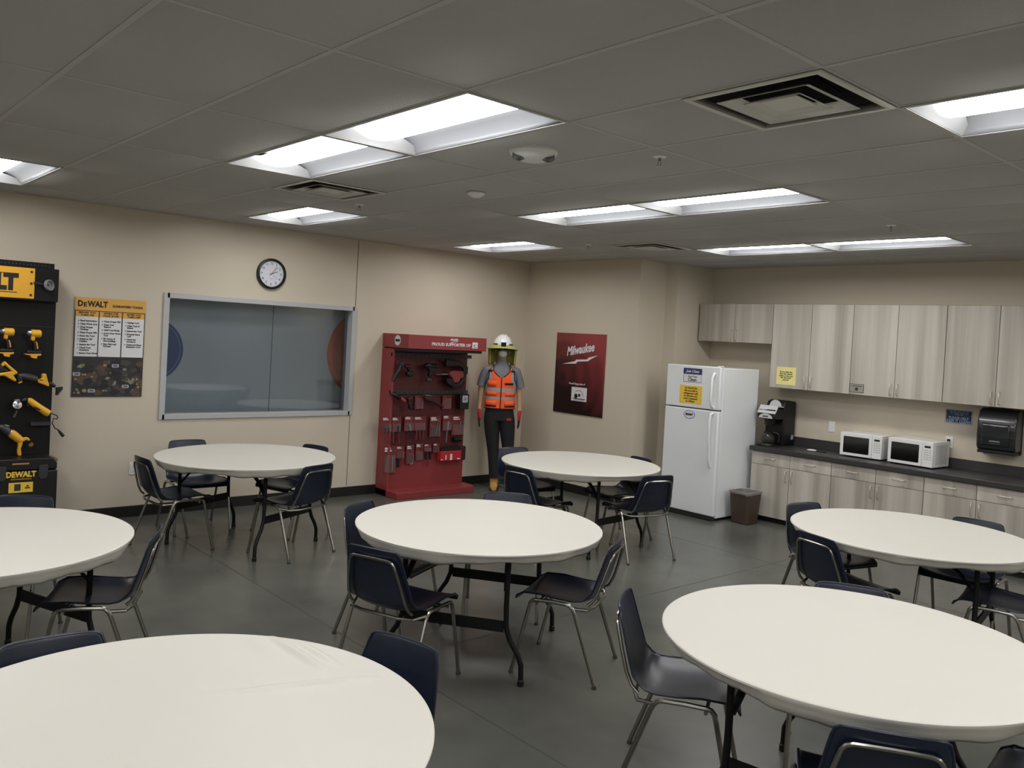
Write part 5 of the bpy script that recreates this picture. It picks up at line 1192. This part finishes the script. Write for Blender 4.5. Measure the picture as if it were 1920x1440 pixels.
red_tool('rotary_hammer', 'large red and black rotary hammer with silver nose, upper right of display', [('motor_housing', M_red, 'poly', [(1345, 790), (1400, 765), (1545, 770), (1545, 900), (1500, 985), (1420, 985), (1390, 900), (1345, 850)], .09), ('silver_nose', M_silver, 'tube', [(1230, 832), (1350, 830)], [.014, .015]), ('drill_bit', M_silver, 'tube', [(1125, 836), (1230, 832)], [.009, .009]), ('rear_case', mat('pink_grey', (120, 70, 66), .5), 'poly', [(1545, 770), (1590, 780), (1590, 880), (1560, 910), (1545, 900)], .08), ('handle', M_black, 'poly', [(1300, 560), (1560, 600), (1690, 700), (1680, 830), (1600, 830), (1600, 740), (1530, 690), (1290, 700)], .05), ('battery', M_black, 'poly', [(1290, 900), (1400, 905), (1430, 990), (1520, 990), (1600, 880), (1620, 980), (1560, 1070), (1420, 1080), (1300, 1000)], .08)])
red_tool('reciprocating_saw', 'dark saw with pink-red grip under the middle rail, at left', [('body', M_black, 'tube', [(310, 1190), (380, 1200), (440, 1240), (480, 1270)], [.014, .024, .028, .024]), ('red_grip', mat('pink_red', (170, 66, 72), .5), 'tube', [(480, 1250), (530, 1290), (575, 1320)], [.018, .02, .014]), ('battery', M_mar, 'poly', [(600, 1260), (690, 1220), (690, 1300), (620, 1340)], .06), ('tail', M_black, 'poly', [(620, 1340), (700, 1370), (700, 1480), (640, 1460)], .04)])
red_tool('jig_saw', 'black saw with white label under the middle rail', [('white_label', M_silver, 'poly', [(895, 1200), (980, 1200), (1060, 1222), (1045, 1236), (960, 1230)], .03), ('body', M_mar, 'poly', [(900, 1235), (1060, 1240), (1180, 1330), (1260, 1440), (1200, 1420), (1050, 1330), (930, 1300)], .05)], y=5.18)
for x0, x1, lb in ((755, 900, 'dull red card pack left of the saw, below the middle rail'), (1250, 1400, 'grey-red card pack right of the saw, below the middle rail')):
    A = onY(700 + x0 / 9.6, 615 + 1215 / 9.6, PY); B = onY(700 + x1 / 9.6, 615 + 1460 / 9.6, PY); t = thing('bit_pack', lb, 'tool pack', ((A.x + B.x) / 2, PY, A.z), 0, 'packaged hand tools hanging on the red display'); w2 = (B.x - A.x) / 2; h_ = A.z - B.z
    a = MB(); a.box(-w2, w2, .002, .004, -h_, 0); a.build('backing_card', M_card, t)
    a = MB(); a.box(-w2 * .8, w2 * .8, -.016, .002, -h_ * .95, -h_ * .2); a.build('blister', M_blist, t, bevel=.003)
    a = MB(); a.tube([(0, DF - PY, -.012), (0, -.03, -.012), (0, -.036, -.004)], .002, 6); a.build('peg_hook', M_steel, t)
A = onY(700 + 1545 / 9.6, 615 + 1185 / 9.6, 5.17); B = onY(700 + 1690 / 9.6, 615 + 1460 / 9.6, 5.17)
t = thing('area_light', 'black box-shaped light with white emblem, right end of middle rail', 'work light', ((A.x + B.x) / 2, 5.17, B.z), 0, 'dark power tools on the red display'); w2 = (B.x - A.x) / 2; h_ = A.z - B.z
a = MB(); a.prism([(x, z) for x, z in rrect(-w2, w2, 0, h_, .015)], -.03, .04, 'xz'); a.build('case', M_black, t, bevel=.005)
a = MB(); a.prism([(x, z) for x, z in rrect(-w2 * .55, w2 * .65, h_ * .45, h_ * .9, .012)], -.0325, -.0305, 'xz'); e_ = a.build('face_panel', mat('tag_grey', (176, 176, 184), .5), t)
a = MB()
for k in range(4): a.M = T(w2 * .05, 0, h_ * .675, 0, 0, PI / 4 + k * PI / 2); a.box(.012, .03, -.0335, -.0325, -.012, -.006)
a.M = Matrix(); a.prism([(w2 * .05 + x, h_ * .675 + z) for x, z in ((.01, 0), (0, .012), (-.01, 0), (0, -.012))], -.0335, -.0325, 'xz'); a.build('emblem', M_ink, e_)
a = MB(); a.tube([(0, DF - 5.17, h_ - .02), (0, .04, h_ - .02)], .004, 6); a.build('peg_hook', M_steel, t)
RY = _RY
